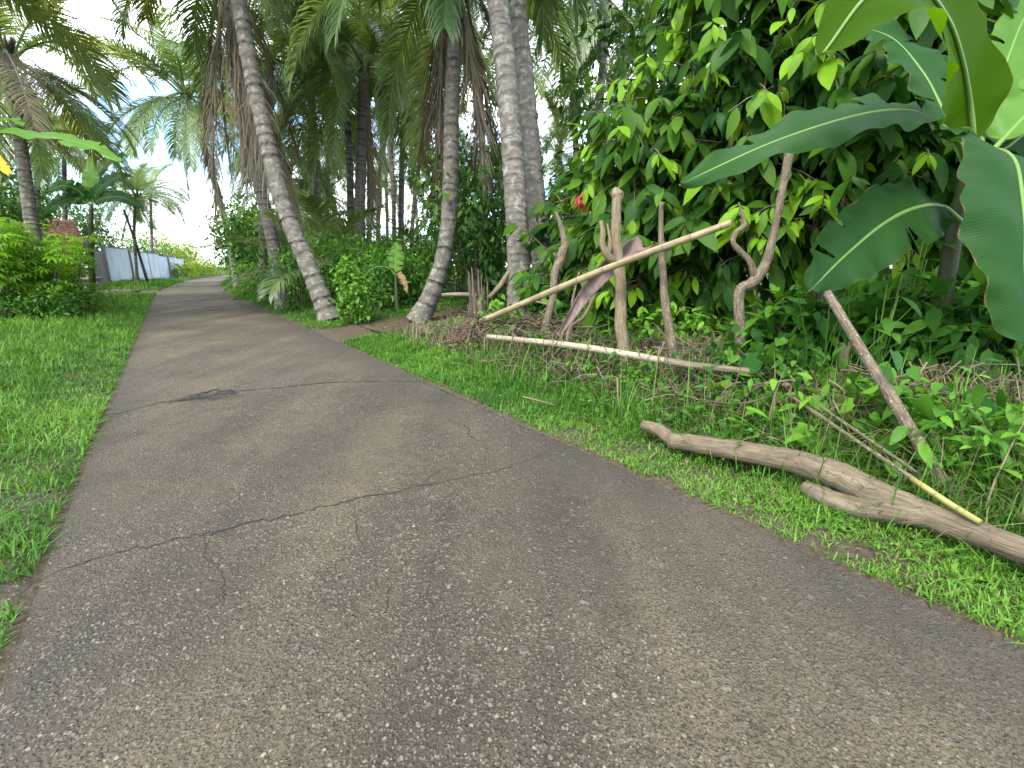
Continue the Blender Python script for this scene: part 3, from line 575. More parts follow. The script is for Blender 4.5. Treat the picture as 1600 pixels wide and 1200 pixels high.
palm('palm with bleached dead fronds above the banana at the road side', gpath([(62, 440, 15), (45, 320, 15), (30, 210, 15), (8, 80, 15)]), .19, .16, 20, .95, True, brown=4, young=2, seed=8)
palm('palm whose yellow-green fronds hang in from the top corner', gpath([(-260, 560, 9.5), (-240, 300, 9.5), (-200, 50, 9.5), (-150, -130, 9.5)]), .19, .16, 14, 1.0, False, young=5, brown=0, seed=9)
palm('short palm drooping pale fronds in front of the white wall', gpath([(214, 437, 36), (210, 370, 36), (212, 300, 36)]), .1, .09, 18, .85, False, dead=2, seed=10, lowbias=1.5)
GR = 'palms of the grove behind the hedge'
for k, (px, py, t, lean, sc, lb) in enumerate([(470, -60, 22, 25, 1.1, 'tall grove palm whose crown fills the top just past the leaning trunk'), (640, 20, 25, -14, 1.1, 'grove palm with its crown at the top beside the curved palm'), (745, 60, 22, 12, 1.0, 'grove palm half hidden behind the front twin trunk'),
        (430, 215, 24, 10, .9, 'low-crowned grove palm beside the dead-frond curtain'), (515, 190, 27, -6, .95, 'low-crowned grove palm seen left of the dark palm trunk'), (605, 150, 34, 12, 1.0, 'slender grove palm just right of the dark palm trunk'), (668, 175, 36, -26, 1.0, 'thin grove palm slanting against the white sky gap'),
        (480, 90, 33, 10, 1.1, 'far grove palm between the leaning palm and the dark palm'), (570, -40, 30, 8, 1.1, 'tall far grove palm directly behind the dark-trunked palm'), (640, 225, 45, 14, 1.1, 'smallest and farthest grove palm in the bright gap'), (535, 60, 20, 14, 1.0, 'grove palm crowding the dark palm crown from behind'), (680, -30, 19, 10, 1.0, 'grove palm with dense fronds at the top behind the curved palm'), (425, 80, 20, -16, 1.0, 'grove palm with dark fronds just behind the leaning trunk'), (610, 60, 40, -20, 1.2, 'thin pale grove palm trunk tilted near the sky gap'), (585, 110, 44, 22, 1.2, 'thin crossing grove palm trunk near the sky gap'), (452, 262, 28, 8, .9, 'low grove palm whose fronds brush the dead-frond curtain'), (500, 285, 32, -8, .9, 'squat grove palm above the thicket by the leaning palm'), (548, 262, 36, 6, 1.0, 'grove palm with fronds crossing the dark trunk low down'), (596, 285, 48, -6, 1.1, 'pale distant grove palm low in the sky gap'), (725, 270, 34, 6, 1.0, 'grove palm low between curved trunk and twin trunks'), (470, 330, 42, 5, 1.2, 'distant low grove palm just over the thicket'), (690, 300, 50, -8, 1.2, 'distant grove palm beside the curved trunk')]):
    palm(lb, gpath([(px + lean, 455, t), (px + lean * .8, (455 + py) / 2, t), (px, py, t)]), .17, .14, 17, sc, False, dead=(k % 3), seed=30 + k, group=GR, bark='palm_dark' if k % 2 else 'palm_bark', lowbias=1.2)
GR2 = 'palms beyond the cocoa trees'
for k, (px, py, t, lean, sc, lb) in enumerate([(885, 40, 21, 20, 1.0, 'palm with fronds fanning out right of the twin trunks'), (950, -10, 17, -20, .9, 'pale-trunked palm standing over the small cocoa tree'), (872, 235, 34, 30, 1.0, 'far low palm in the gap right of the twin trunks'), (925, 160, 28, -15, .95, 'mid-height palm in the gap before the cocoa leaves'), (1010, 30, 20, -15, .95, 'palm almost hidden by the cocoa tree tops'), (900, 300, 42, 10, 1.0, 'farthest tiny palm in the gap beside the cocoa trees')]):
    palm(lb, gpath([(px + lean, 455, t), (px + lean * .8, (455 + py) / 2, t), (px, py, t)]), .16, .13, 18, sc, False, seed=50 + k, group=GR2, lowbias=1.2)
GR3 = 'palms far along the road'
for k, (px, py, t, lb) in enumerate([(240, 300, 50, 'far palm rising over the middle of the white wall'), (105, 235, 32, 'far palm above the red roof'), (62, 190, 26, 'dark palm behind the bleached palm trunk')]):
    palm(lb, gpath([(px, 440, t), (px - 3, (440 + py) / 2, t), (px - 5, py, t)]), .15, .12, 20, 1.0, False, seed=70 + k, brown=1, group=GR3, lowbias=1.2)
def young_palm(label, base, n, sc, seed, group=None):
    rng = np.random.default_rng(seed); t = thing('young_palm', label, 'palm', base, group)
    mb = MB()
    for k in range(5):
        a = k * 1.3; V, F = tube(catmull([base, base + np.array([math.cos(a) * .12, math.sin(a) * .12, .8 * sc])], 4), np.linspace(.1, .05, 4) * sc, 6); mb.add(V, F, .2)
    part('stem_base', mb, M['palm_dark'], t)
    for k in range(n):
        lst = FR['up'] if k < n * .55 else FR['mid']; me = lst[k % len(lst)]; o = link('frond', me, None, t); s = sc * rng.uniform(.8, 1.15)
        o.scale = (s, s, s); o.rotation_euler = (R(rng.normal(0, 8)), R(rng.normal(0, 8)), k * 2.4 + seed); o.location = (0, 0, .3)
young_palm('young trunkless palm with dark upright fronds behind the leaning palm', on_ground(W(505, 470, 17)), 13, .85, 1)
young_palm('young trunkless palm in shade left of the dark palm trunk', on_ground(W(520, 460, 21)), 11, 1.0, 3)
young_palm('far young palm fanning up below the bright sky gap', on_ground(W(610, 455, 27)), 11, 1.0, 4)
young_palm('far young palm just left of the curved trunk', on_ground(W(668, 455, 25)), 11, .9, 5)
young_palm('far young palm between dark palm and leaning palm', on_ground(W(495, 455, 28)), 11, 1.1, 6)
young_palm('young palm right of the twin trunks under the far palms', on_ground(W(885, 455, 22)), 11, .9, 7)

# ------------------------------------------------------------------ broadleaf trees and shrubs
LEAF6 = leaf_t(.36, 3, .2, .3); SIMPLE = simple_leaf()
def leaf_cloud(ell, n, size, rng, tmpl=SIMPLE, cl=14, spread=.22, hang=.5, tb=.4, tv=.22):
    """leaves in clumps spread through ellipsoids (centre, radii)"""
    mbs = MB(); vol = np.array([e[1][0] * e[1][1] * e[1][2] for e in ell]) ** .66; vol = vol / vol.sum()
    for (c, r), f in zip(ell, vol):
        m = max(3, int(n * f / cl)); d = nrm(rng.normal(0, 1, (m, 3))); rad = rng.random(m) ** (1 / 2.4)
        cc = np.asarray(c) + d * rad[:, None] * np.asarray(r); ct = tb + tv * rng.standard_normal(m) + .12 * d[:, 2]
        k = rng.integers(cl // 2, cl * 3 // 2, m); idx = np.repeat(np.arange(m), k); nn = len(idx)
        p = cc[idx] + rng.normal(0, spread, (nn, 3)); dv = d[idx] * .6 + rng.normal(0, .7, (nn, 3)) + np.array([0, 0, -hang]); up = rng.normal(0, .45, (nn, 3)) + np.array([0, 0, 1.]) + d[idx] * .4
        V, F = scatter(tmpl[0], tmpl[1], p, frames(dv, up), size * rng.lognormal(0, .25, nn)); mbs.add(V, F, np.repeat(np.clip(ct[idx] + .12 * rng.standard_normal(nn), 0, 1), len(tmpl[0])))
    return mbs
def limbs(base, tops, r, rng, seg=7):
    mb = MB()
    for k, tp in enumerate(tops):
        tp = np.asarray(tp, float); mid = base * .5 + tp * .5 + rng.normal(0, .12, 3) * np.linalg.norm(tp - base) * .5; mid[:2] = base[:2] * .65 + tp[:2] * .35 + rng.normal(0, .05, 2)
        V, F = tube(catmull([base + ([0, 0, -.05]), mid, tp], 9), np.linspace(r * (1 if k == 0 else .8), r * .18, 9), seg, True, .05, rng); mb.add(V, F)
    return mb
def tree(label, base, h, ell, n, size, seed, m='tree', r=.12, name='broadleaf_tree', group=None, tb=.35, cl=14, spread=.25, hang=.5, tmpl=SIMPLE):
    rng = np.random.default_rng(seed + 500); base = np.asarray(base, float); t = thing(name, label, 'tree', base, group)
    E = [(base + np.asarray(c), r_) for c, r_ in ell]
    tops = [np.asarray(c) + rng.normal(0, .3, 3) * np.asarray(r_) for c, r_ in E for _ in range(3)]
    part('trunk', limbs(base, tops, r, rng), M['bark'], t); part('crown', leaf_cloud(E, n, size, rng, tmpl, cl, spread, hang, tb), M[m], t); return t
def shrub(label, base, ell, n, size, seed, m='shrub', group=None, tb=.45, tmpl=SIMPLE, name='shrub', cl=10, spread=.13, cat='shrub', hang=.3):
    rng = np.random.default_rng(seed + 900); base = np.asarray(base, float); t = thing(name, label, cat, base, group)
    E = [(base + np.asarray(c), r_) for c, r_ in ell]
    tops = [np.asarray(c) + rng.normal(0, .4, 3) * np.asarray(r_) for c, r_ in E for _ in range(4)]
    part('stems', limbs(base, tops, .022, rng, 5), M['bark'], t); part('foliage', leaf_cloud(E, n, size, rng, tmpl, cl, spread, hang, tb), M[m], t); return t

# hedge of shrubs along the road behind the leaning palm
HG = 'shrubs of the roadside hedge'
hedge = [(13.2, 1.7, 1.0, .9, 'glossy shrub hiding the foot of the leaning palm'), (14.6, 1.6, 1.25, 1.0, 'dense shrub of the hedge next to the leaning palm'), (16.4, 1.5, 1.2, 1.1, 'rounded leafy shrub third in the hedge beyond the leaning palm'), (18.6, 1.5, 1.3, 1.15, 'shrub with orange dead leaf in the middle of the hedge'), (21, 1.5, 1.35, 1.2, 'shrub in the hedge below the dead-frond curtain'),
         (24, 1.4, 1.35, 1.3, 'dark shrub where the hedge nears the road bend'), (27.5, 1.4, 1.4, 1.4, 'shrub of the hedge with overhanging twigs before the bend'), (32, 1.5, 1.5, 1.6, 'tall shrub of the hedge opposite the gate'), (38, 1.5, 1.6, 1.8, 'shaded shrub of the hedge opposite the white wall'), (45, 1.5, 1.7, 2.0, 'distant hedge shrub opposite the wall end'), (54, 1.7, 2.0, 2.2, 'last dark hedge shrub before the bright road end')]
for k, (s, d, rr, hh, lab) in enumerate(hedge):
    x, y = xy(s, float(qc(s)) + HALF + d + .5); b = on_ground((x, y))
    shrub(lab, b, [((0, 0, hh * .62), (rr, rr, hh * .72)), ((.4, .3, hh * 1.3), (rr * .8, rr * .8, hh * .6)), ((1.2, .8, hh * .9), (rr, rr, hh))], 3600, .105 + .0025 * s, k, group=HG, tb=.48 + .12 * math.sin(k * 2.1))
for k, (px, t, h, w) in enumerate([(470, 15, 2.0, 1.1), (520, 15.5, 2.1, 1.2), (560, 15, 1.9, 1.0), (600, 17, 1.8, 1.1), (655, 17, 1.7, 1.0), (430, 18, 2.3, 1.3), (630, 21, 2.2, 1.4), (570, 21, 2.4, 1.4), (690, 19, 1.6, 1.2)]):
    b = on_ground(W(px, 460, t)); shrub(['thicket bush right behind the leaning palm foot', 'thicket bush between the leaning palm and the vine-covered shrub', 'thicket bush behind the vine-covered shrub', 'dark thicket bush behind the banana sapling', 'thicket bush behind the curved palm base', 'tall thicket bush between hedge and leaning palm', 'far thicket bush below the bright sky gap', 'far thicket bush below the dark palm trunk', 'low thicket bush showing just right of the curved palm'][k], b, [((0, 0, h * .5), (w, w, h * .5)), ((.3, .2, h * .85), (w * .6, w * .6, h * .3))], 1500, .13, 40 + k, group='bushes of the thicket behind the palms', tb=.3 + .25 * (k % 3 == 1))
shrub('bright vine-covered shrub standing between the leaning and curved palms', on_ground(W(552, 492, 11.2)), [((0, 0, .45), (.33, .33, .48)), ((.02, 0, .85), (.30, .30, .30)), ((-.1, 0, 1.2), (.2, .2, .22))], 2000, .07, 60, 'shrub', tb=.85, spread=.07, tmpl=heart_leaf(), hang=.8)

# dark trees behind the twin trunks and around the grove
for k, (px, t, h, w, lab) in enumerate([(742, 13, 4.2, 1.3, 'dark leafy tree filling the gap between curved palm and twin trunks'), (775, 16, 6.0, 1.6, 'tall dark tree rising behind the twin palm trunks'), (722, 18, 5.0, 1.4, 'slender dark tree behind the curved palm trunk'), (880, 12, 3.4, 1.2, 'light green small tree just past the twin trunks'), (905, 18, 4.6, 1.8, 'hazy green tree in the gap beside the cocoa trees')]):
    b = on_ground(W(px, 470, t)); tree(lab, b, h, [((0, 0, h * .62), (w, w, h * .4)), ((.3, .2, h * .35), (w * .9, w * .9, h * .28))], 3200, .19, k, tb=.3 if k not in (3, 4) else .6, hang=.9, spread=.2)
for k, (px, t, h, w) in enumerate([(1000, 12, 7.5, 2.2), (1130, 11.5, 8.0, 2.4), (1270, 11, 8.2, 2.5), (1420, 10.5, 8.0, 2.6), (1580, 10, 7.5, 2.6), (1740, 9.5, 7.5, 2.6), (1350, 15, 9, 3.0), (1100, 17, 8, 2.6)]):
    b = on_ground(W(px, 470, t)); tree('shade tree behind ' + ['the fork-topped post', 'the tall cocoa tree', 'the crooked forked post', 'the low banana leaf', 'the banana stem', 'the hanging banana leaf at the photo edge', 'everything above the long banana leaf', 'the tip of the slanting bamboo'][k], b, h, [((0, 0, h * .7), (w, w, h * .32)), ((.2, .1, h * .38), (w * .95, w * .95, h * .25)), ((0, 0, h * .16), (w * .8, w * .8, h * .14))], 3600, .25, 20 + k, group='shade trees behind the cocoa trees', tb=.26, hang=.9, spread=.3)
for k, (px, t, h, w, lab, m) in enumerate([(90, 36, 8.0, 3.2, 'dark tree crown behind the cassava shrubs and the red roof', 'tree'), (-25, 24, 5.0, 2.8, 'dark tree at the photo edge behind the bleached palm', 'tree'), (40, 38, 9.0, 3.4, 'tall dark tree behind the red-roofed house', 'tree'), (105, 43, 7.5, 3.0, 'dark tree between the red roof and the gate', 'tree'), (-60, 18, 6.5, 2.8, 'dark tree mostly cut off by the photo edge', 'tree'), (150, 44, 7.0, 3.0, 'dark tree behind the gate', 'tree'), (270, 68, 6.5, 3.4, 'yellowish tree behind the far end of the white wall', 'bright'), (300, 72, 5.5, 3.0, 'sunny bush-like tree past the white wall', 'bright'), (232, 62, 6.0, 3.0, 'green tree above the middle of the white wall', 'shrub'), (395, 48, 7.5, 3.0, 'dark tree over the far hedge by the bend', 'tree'), (372, 60, 6.0, 2.8, 'tree overhanging the bend of the road', 'shrub'), (412, 29, 5.5, 2.2, 'leafy tree rising out of the hedge under the curtain palm', 'shrub'), (392, 38, 7.0, 2.4, 'dark tree behind the trunk of the arching palm', 'tree'), (450, 36, 6.0, 3.0, 'dark tree deep behind the leaning palm', 'tree'), (520, 40, 4.5, 3.2, 'hazy low tree behind the dark-trunked palm', 'shrub'), (590, 55, 4.5, 3.5, 'pale low tree at the foot of the sky gap', 'shrub')]):
    b = on_ground(W(px, 445, t)); tree(lab, b, h, [((0, 0, h * .62), (w, w, h * .36)), ((.5, .3, h * .35), (w * .9, w * .9, h * .28))], 3400, .30, 60 + k, m, tb=.22 if m == 'tree' else .5, hang=.7, spread=.35)
for k, (s, q, hh) in enumerate([(62, -2.6, 1.6), (72, -2.4, 1.9), (82, -2.6, 2.2), (96, -2.5, 2.8), (112, -1.5, 3.2), (125, 0.5, 3.5), (80, 3.4, 2.4), (100, 3.5, 3.0), (118, 3.6, 3.4)]):
    x, y = xy(s, float(qc(s)) + q); shrub('sunlit bush at the road end, ' + ['first past the white wall', 'second past the white wall', 'third past the white wall', 'fourth past the white wall', 'fifth past the white wall', 'closing the view in the bend', 'first on the hedge side', 'second on the hedge side', 'last on the hedge side'][k], on_ground((x, y)), [((0, 0, hh * .5), (hh * .8, hh * .8, hh * .55))], 900, .3, 80 + k, 'bright', group='sunlit bushes where the road ends', tb=.35, spread=.3)

# ------------------------------------------------------------------ cassava shrubs on the verge
PAL = palmate_leaf()
def cassava(label, base, h, n, seed, spread=.55, tb=.5):
    rng = np.random.default_rng(seed + 1300); base = np.asarray(base, float); t = thing('cassava_shrub', label, 'shrub', base, 'cassava shrubs on the verge'); st = MB(); lf = MB()
    for k in range(n):
        a = rng.uniform(0, 6.28); rr = spread * rng.random() ** .6; foot = base + [math.cos(a) * rr * .5, math.sin(a) * rr * .5, -.03]; hh = h * rng.uniform(.65, 1.08)
        tip = base + np.array([math.cos(a) * rr * 1.6, math.sin(a) * rr * 1.6, hh]); mid = (foot + tip) / 2 + rng.normal(0, .06, 3); P = catmull([foot, mid, tip], 8)
        V, F = tube(P, np.linspace(.016, .007, 8), 5); st.add(V, F, .3)
        m = int(rng.integers(26, 38)); u = rng.uniform(.15, 1, m) ** .75; C = np.stack([np.interp(u, np.linspace(0, 1, 8), P[:, c]) for c in range(3)], 1); aa = rng.uniform(0, 6.28, m)
        d = np.column_stack([np.cos(aa), np.sin(aa), rng.uniform(-.1, .7, m)]); pl = rng.uniform(.14, .34, m)
        tipp = C + d * pl[:, None]; V, F = scatter(PAL[0], PAL[1], tipp, frames(d + [0, 0, -.7], np.tile([0, 0, 1.], (m, 1)) + rng.normal(0, .25, (m, 3))), rng.uniform(.15, .27, m))
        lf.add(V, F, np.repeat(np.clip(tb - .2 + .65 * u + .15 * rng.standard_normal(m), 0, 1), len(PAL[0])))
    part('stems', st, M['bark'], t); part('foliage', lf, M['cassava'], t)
for k, (px, py, t, h, n, tb, lab) in enumerate([(15, 500, 12.0, 2.1, 13, .55, 'cassava shrub at the photo edge with feathery light leaves'), (62, 492, 12.6, 2.35, 15, .65, 'tall sunlit cassava shrub in the middle of the verge clump'), (112, 480, 13.8, 2.1, 12, .55, 'cassava shrub nearest the grey gate base'), (-40, 495, 13, 2.4, 13, .5, 'cassava shrub cut by the photo edge behind the others'), (40, 470, 16, 2.6, 12, .4, 'shaded cassava shrub behind the sunlit clump'), (95, 462, 18, 2.5, 11, .3, 'dark cassava shrub under the red roof')]):
    cassava(lab, on_ground(W(px, py, t)), h, n, k, tb=tb)
for k, (px, py, t) in enumerate([(20, 505, 11.6), (70, 500, 12.0), (112, 490, 13.2), (140, 478, 15)]):
    shrub(['low undergrowth at the foot of the edge cassava', 'low undergrowth at the foot of the sunlit cassava', 'low undergrowth beside the grass below the cassava', 'low leafy weeds before the grey gate base'][k], on_ground(W(px, py, t)), [((0, 0, .35), (.75, .6, .4))], 900, .11, 120 + k, 'shrub', tb=.35, name='undergrowth', cat='undergrowth')

# ------------------------------------------------------------------ bananas
def banana_leaf(parent, pts, width, upv=(0, 0, 1), m='banana', pet=.14, r=.022, fold=.25, wave=.03, seed=0, label=None, sag=.12, torn=4):
    """pts: midrib from stem to tip (world); the first pet share is bare stalk"""
    rng = np.random.default_rng(seed + 70); base = np.array(parent.matrix_basis.translation); n = 100; P = catmull(pts, n + 10); k0 = int(pet * n)
    u = np.linspace(0, 1, len(P)); B = P[k0:]; ub = np.linspace(0, 1, len(B)); T = nrm(np.gradient(B, axis=0)); A = nrm(np.cross(T, np.asarray(upv, float))); Nn = np.cross(A, T)
    w = width / 2 * np.clip(np.minimum(1, (ub / .16)) ** .55, 0, 1) * np.clip((1 - ub) / .42, 0, 1) ** .5 * (1 + .05 * np.sin(ub * 17 + seed)); na = 11; V = []; UV = []
    for i in range(len(B)):
        for a in np.linspace(-1, 1, na):
            z = fold * abs(a) - sag * abs(a) ** 2 * 2 * (.4 + .6 * ub[i]); rip = wave * abs(a) * math.sin(ub[i] * 26 + 2 * a + seed) + .5 * wave * abs(a) ** 3 * math.sin(ub[i] * 61 + seed * 2 + a)
            V.append(B[i] + A[i] * a * w[i] * (1 + .03 * math.sin(ub[i] * 47 + a)) + Nn[i] * (z * w[i] + rip)); UV.append((ub[i], a))
    F = grid_faces(len(B), na)
    V = np.array(V)
    for _ in range(torn):
        i = int(rng.integers(10, len(B) - 14)); side = int(rng.integers(2)); dep = int(rng.integers(2, 5)); js = list(range(0, dep)) if side else list(range(na - dep, na)); drop = rng.uniform(.0, .35)
        for j in js:
            k_ = (dep - j if side else j - (na - dep) + 1) / dep
            for rr_, sg in ((i - 2, -.4), (i - 1, -.7), (i, -1), (i + 1, 1), (i + 2, .7), (i + 3, .4)): V[rr_ * na + j] += T[rr_] * sg * .016 * k_ - Nn[rr_] * .05 * k_ * drop * abs(sg) * (sg > 0)
        fj = range(0, dep) if side else range(na - 1 - dep, na - 1); F = np.array([f for f in F if not (f[0] // na == i and (f[0] % na) in fj)])
    o = link('leaf', mk_mesh('leaf', np.array(V) - base, [F], tint=np.full(len(V), .35), uv=UV), M[m], parent)
    if label: o['label'] = label
    V, Ft = tube(P - np.concatenate([np.zeros((k0, 3)), Nn * .006]), r * (1 - .82 * u) + .003, 7); c = link('midrib', MB().add(V, Ft, .4).mesh('midrib', base), M['midrib'], o)
    return o
def banana_stem(parent, path, r0, r1, m='stem'):
    P = catmull(path, 14); V, F = tube(P, np.linspace(r0, r1, 14), 12, True, .03); part('stem', MB().add(V, F, .25), M[m], parent)
b = on_ground(W(1472, 520, 4.0)); crown = W(1518, 250, 3.85)
bt = thing('banana_plant', 'big banana plant with broad dark leaves over the fallen log', 'banana plant', b)
banana_stem(bt, [b, W(1478, 440, 4.0), W(1498, 330, 3.95), crown], .075, .042)
Wl = lambda l: [W(*p) for p in l]
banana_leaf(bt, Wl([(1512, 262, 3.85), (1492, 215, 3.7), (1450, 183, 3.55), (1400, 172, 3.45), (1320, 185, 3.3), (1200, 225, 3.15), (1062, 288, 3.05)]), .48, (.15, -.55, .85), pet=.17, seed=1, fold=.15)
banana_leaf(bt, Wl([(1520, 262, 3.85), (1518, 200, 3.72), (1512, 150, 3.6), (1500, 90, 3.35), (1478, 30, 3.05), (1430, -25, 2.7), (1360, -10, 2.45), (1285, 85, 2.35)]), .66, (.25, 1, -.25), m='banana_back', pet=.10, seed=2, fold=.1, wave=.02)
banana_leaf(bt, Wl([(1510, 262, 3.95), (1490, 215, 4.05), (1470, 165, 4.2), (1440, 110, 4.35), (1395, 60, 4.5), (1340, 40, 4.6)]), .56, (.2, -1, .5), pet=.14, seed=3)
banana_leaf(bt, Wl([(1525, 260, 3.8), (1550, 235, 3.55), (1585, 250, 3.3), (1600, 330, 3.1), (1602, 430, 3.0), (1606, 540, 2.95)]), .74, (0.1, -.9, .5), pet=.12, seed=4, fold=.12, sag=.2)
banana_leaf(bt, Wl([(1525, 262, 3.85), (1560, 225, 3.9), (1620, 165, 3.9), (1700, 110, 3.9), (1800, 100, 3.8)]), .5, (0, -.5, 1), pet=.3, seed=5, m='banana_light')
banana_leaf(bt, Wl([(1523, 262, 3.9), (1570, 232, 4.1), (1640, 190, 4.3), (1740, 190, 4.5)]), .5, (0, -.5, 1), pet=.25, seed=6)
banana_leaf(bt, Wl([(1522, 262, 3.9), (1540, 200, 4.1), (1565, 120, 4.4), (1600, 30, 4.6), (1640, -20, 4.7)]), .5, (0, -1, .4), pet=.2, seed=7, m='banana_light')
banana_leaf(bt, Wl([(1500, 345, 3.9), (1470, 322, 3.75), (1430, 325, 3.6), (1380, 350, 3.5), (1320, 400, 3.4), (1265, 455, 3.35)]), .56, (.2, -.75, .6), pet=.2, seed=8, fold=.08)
b2 = on_ground(W(620, 470, 12.5)); bs = thing('banana_sapling', 'banana sapling with one upright bright leaf under the palms', 'banana plant', b2)
banana_stem(bs, [b2, b2 + [0, 0, .4], W(618, 425, 12.5)], .07, .035)
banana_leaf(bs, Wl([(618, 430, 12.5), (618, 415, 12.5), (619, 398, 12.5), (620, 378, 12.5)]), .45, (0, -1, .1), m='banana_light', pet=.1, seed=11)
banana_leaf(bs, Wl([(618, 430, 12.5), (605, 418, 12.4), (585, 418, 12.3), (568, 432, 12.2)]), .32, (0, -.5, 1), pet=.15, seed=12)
banana_leaf(bs, Wl([(618, 430, 12.5), (624, 428, 12.4), (632, 442, 12.2), (636, 458, 12.1)]), .16, (0, -.5, 1), m='brown_leaf', pet=.2, seed=13, label='withered brown drooping leaf')
b3 = on_ground(W(-75, 520, 8.4)); bl = thing('banana_plant', 'banana plant reaching one long light leaf in from the photo edge', 'banana plant', b3)
banana_stem(bl, [b3, W(-70, 380, 8.4), W(-62, 245, 8.4)], .12, .06)
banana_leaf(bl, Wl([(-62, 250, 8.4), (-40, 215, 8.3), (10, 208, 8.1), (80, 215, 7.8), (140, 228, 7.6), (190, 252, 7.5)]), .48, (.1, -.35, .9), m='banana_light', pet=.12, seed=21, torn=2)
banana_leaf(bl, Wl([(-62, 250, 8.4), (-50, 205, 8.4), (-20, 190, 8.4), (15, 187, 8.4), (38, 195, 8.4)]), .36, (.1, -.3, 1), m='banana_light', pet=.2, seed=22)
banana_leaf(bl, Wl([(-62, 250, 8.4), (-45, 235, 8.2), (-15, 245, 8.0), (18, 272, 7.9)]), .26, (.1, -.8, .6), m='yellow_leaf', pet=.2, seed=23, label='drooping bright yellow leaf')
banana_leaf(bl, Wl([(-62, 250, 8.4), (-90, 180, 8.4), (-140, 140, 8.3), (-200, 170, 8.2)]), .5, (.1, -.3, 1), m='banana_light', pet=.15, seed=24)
b4 = on_ground(W(142, 450, 20)); bm = thing('banana_plant', 'banana plant with upright leaves behind the cassava near the gate', 'banana plant', b4)
banana_stem(bm, [b4, W(142, 390, 20), W(143, 320, 20)], .13, .07)
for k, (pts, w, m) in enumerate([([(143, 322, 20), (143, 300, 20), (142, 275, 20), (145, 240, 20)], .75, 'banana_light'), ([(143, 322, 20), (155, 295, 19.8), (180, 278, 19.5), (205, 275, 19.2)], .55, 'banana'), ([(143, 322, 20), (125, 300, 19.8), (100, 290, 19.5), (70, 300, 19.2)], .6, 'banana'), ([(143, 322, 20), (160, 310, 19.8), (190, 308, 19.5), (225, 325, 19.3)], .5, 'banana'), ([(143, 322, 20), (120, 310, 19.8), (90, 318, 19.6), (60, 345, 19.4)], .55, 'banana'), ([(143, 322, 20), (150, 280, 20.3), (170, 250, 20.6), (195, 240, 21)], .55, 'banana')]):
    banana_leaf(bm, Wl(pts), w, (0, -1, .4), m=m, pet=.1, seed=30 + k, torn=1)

# ------------------------------------------------------------------ cocoa trees with large hanging leaves
COCOA = leaf_t(.36, 4, .34, .22, .5, 1.3); COCOA_ME = [mk_mesh('leaf', *leaf_t(w, 4, d, f, .5, 1.3), tint=np.full(14, t)) for w, d, f, t in ((.36, .30, .2, .05), (.4, .42, .3, .15), (.33, .2, .15, .25), (.38, .3, .2, .95), (.36, .5, .1, .8))]
for me in COCOA_ME: me.materials.append(M['cocoa'])
def cocoa(label, base, ell, twigs, seed, nobj=130, size=.285, young=.12, bare=0):
    rng = np.random.default_rng(seed + 2100); base = np.asarray(base, float); t = thing('cocoa_tree', label, 'tree', base, 'cocoa trees behind the fence'); E = [(base + np.asarray(c), np.asarray(r)) for c, r in ell]
    tops = [c + rng.normal(0, .4, 3) * r for c, r in E for _ in range(3)]; mb = limbs(base, tops, .075, rng); pos = []; dirs = []; tint = []; sizes = []
    vol = np.array([r.prod() for c, r in E]) ** .66; vol /= vol.sum()
    for (c, r), f in zip(E, vol):
        for _ in range(int(twigs * 1.12 * f)):
            d = nrm(rng.normal(0, 1, 3)); p = c + d * r * rng.random() ** (1 / 2.6); p[2] = max(p[2], base[2] + .35); td = nrm(d * [1, 1, .5] + rng.normal(0, .5, 3) + [0, 0, -.15]); L = rng.uniform(.3, .6); yg = rng.random() < young
            V, F = tube(np.array([p - td * .15, p + td * L * .5 + [0, 0, .03], p + td * L]), [.009, .007, .004], 4, False); mb.add(V, F, .2)
            m = int(rng.integers(6, 11)); up = np.array([0, 0, 1.]); sd_ = nrm(np.cross(td, up))
            for j in range(m):
                u = (j + .5) / m; s = 1 if j % 2 else -1; pos.append(p + td * L * u); dirs.append(nrm(td * (.35 + .5 * u) + sd_ * s * rng.uniform(.4, 1.0) + [0, 0, -rng.uniform(.25, 1.25)])); yl = yg and u > .3
                tint.append(np.clip(rng.normal(.78 if yl else .10, .13), 0, 1)); sizes.append(size * rng.lognormal(-.03, .32) * (.8 if yl else 1))
    pos, dirs, tint, sizes = map(np.array, (pos, dirs, tint, sizes)); up = rng.normal(0, .35, (len(pos), 3)) + [0, 0, 1.] + nrm(-pos * [1, 1, 0]) * .5
    rot = frames(dirs, up)
    near = np.argsort(np.linalg.norm(pos - [0, 0, CAMH], axis=1) / sizes); first = near[:nobj]; rest = near[nobj:]
    part('trunk', mb, M['bark'], t)
    for i in first:
        me = COCOA_ME[(3 + int(rng.integers(2))) if tint[i] > .55 else int(rng.integers(3))]; o = link('leaf', me, None, t)
        o.matrix_basis = Matrix.Translation(Vector(pos[i] - base)) @ Matrix(rot[i].tolist()).to_4x4() @ Matrix.Scale(float(sizes[i]), 4)
    V, F = scatter(COCOA[0], COCOA[1], pos[rest], rot[rest], sizes[rest]); o = part('foliage', MB().add(V, F, np.repeat(tint[rest], len(COCOA[0]))), M['cocoa'], t); o['kind'] = 'stuff'
    return t
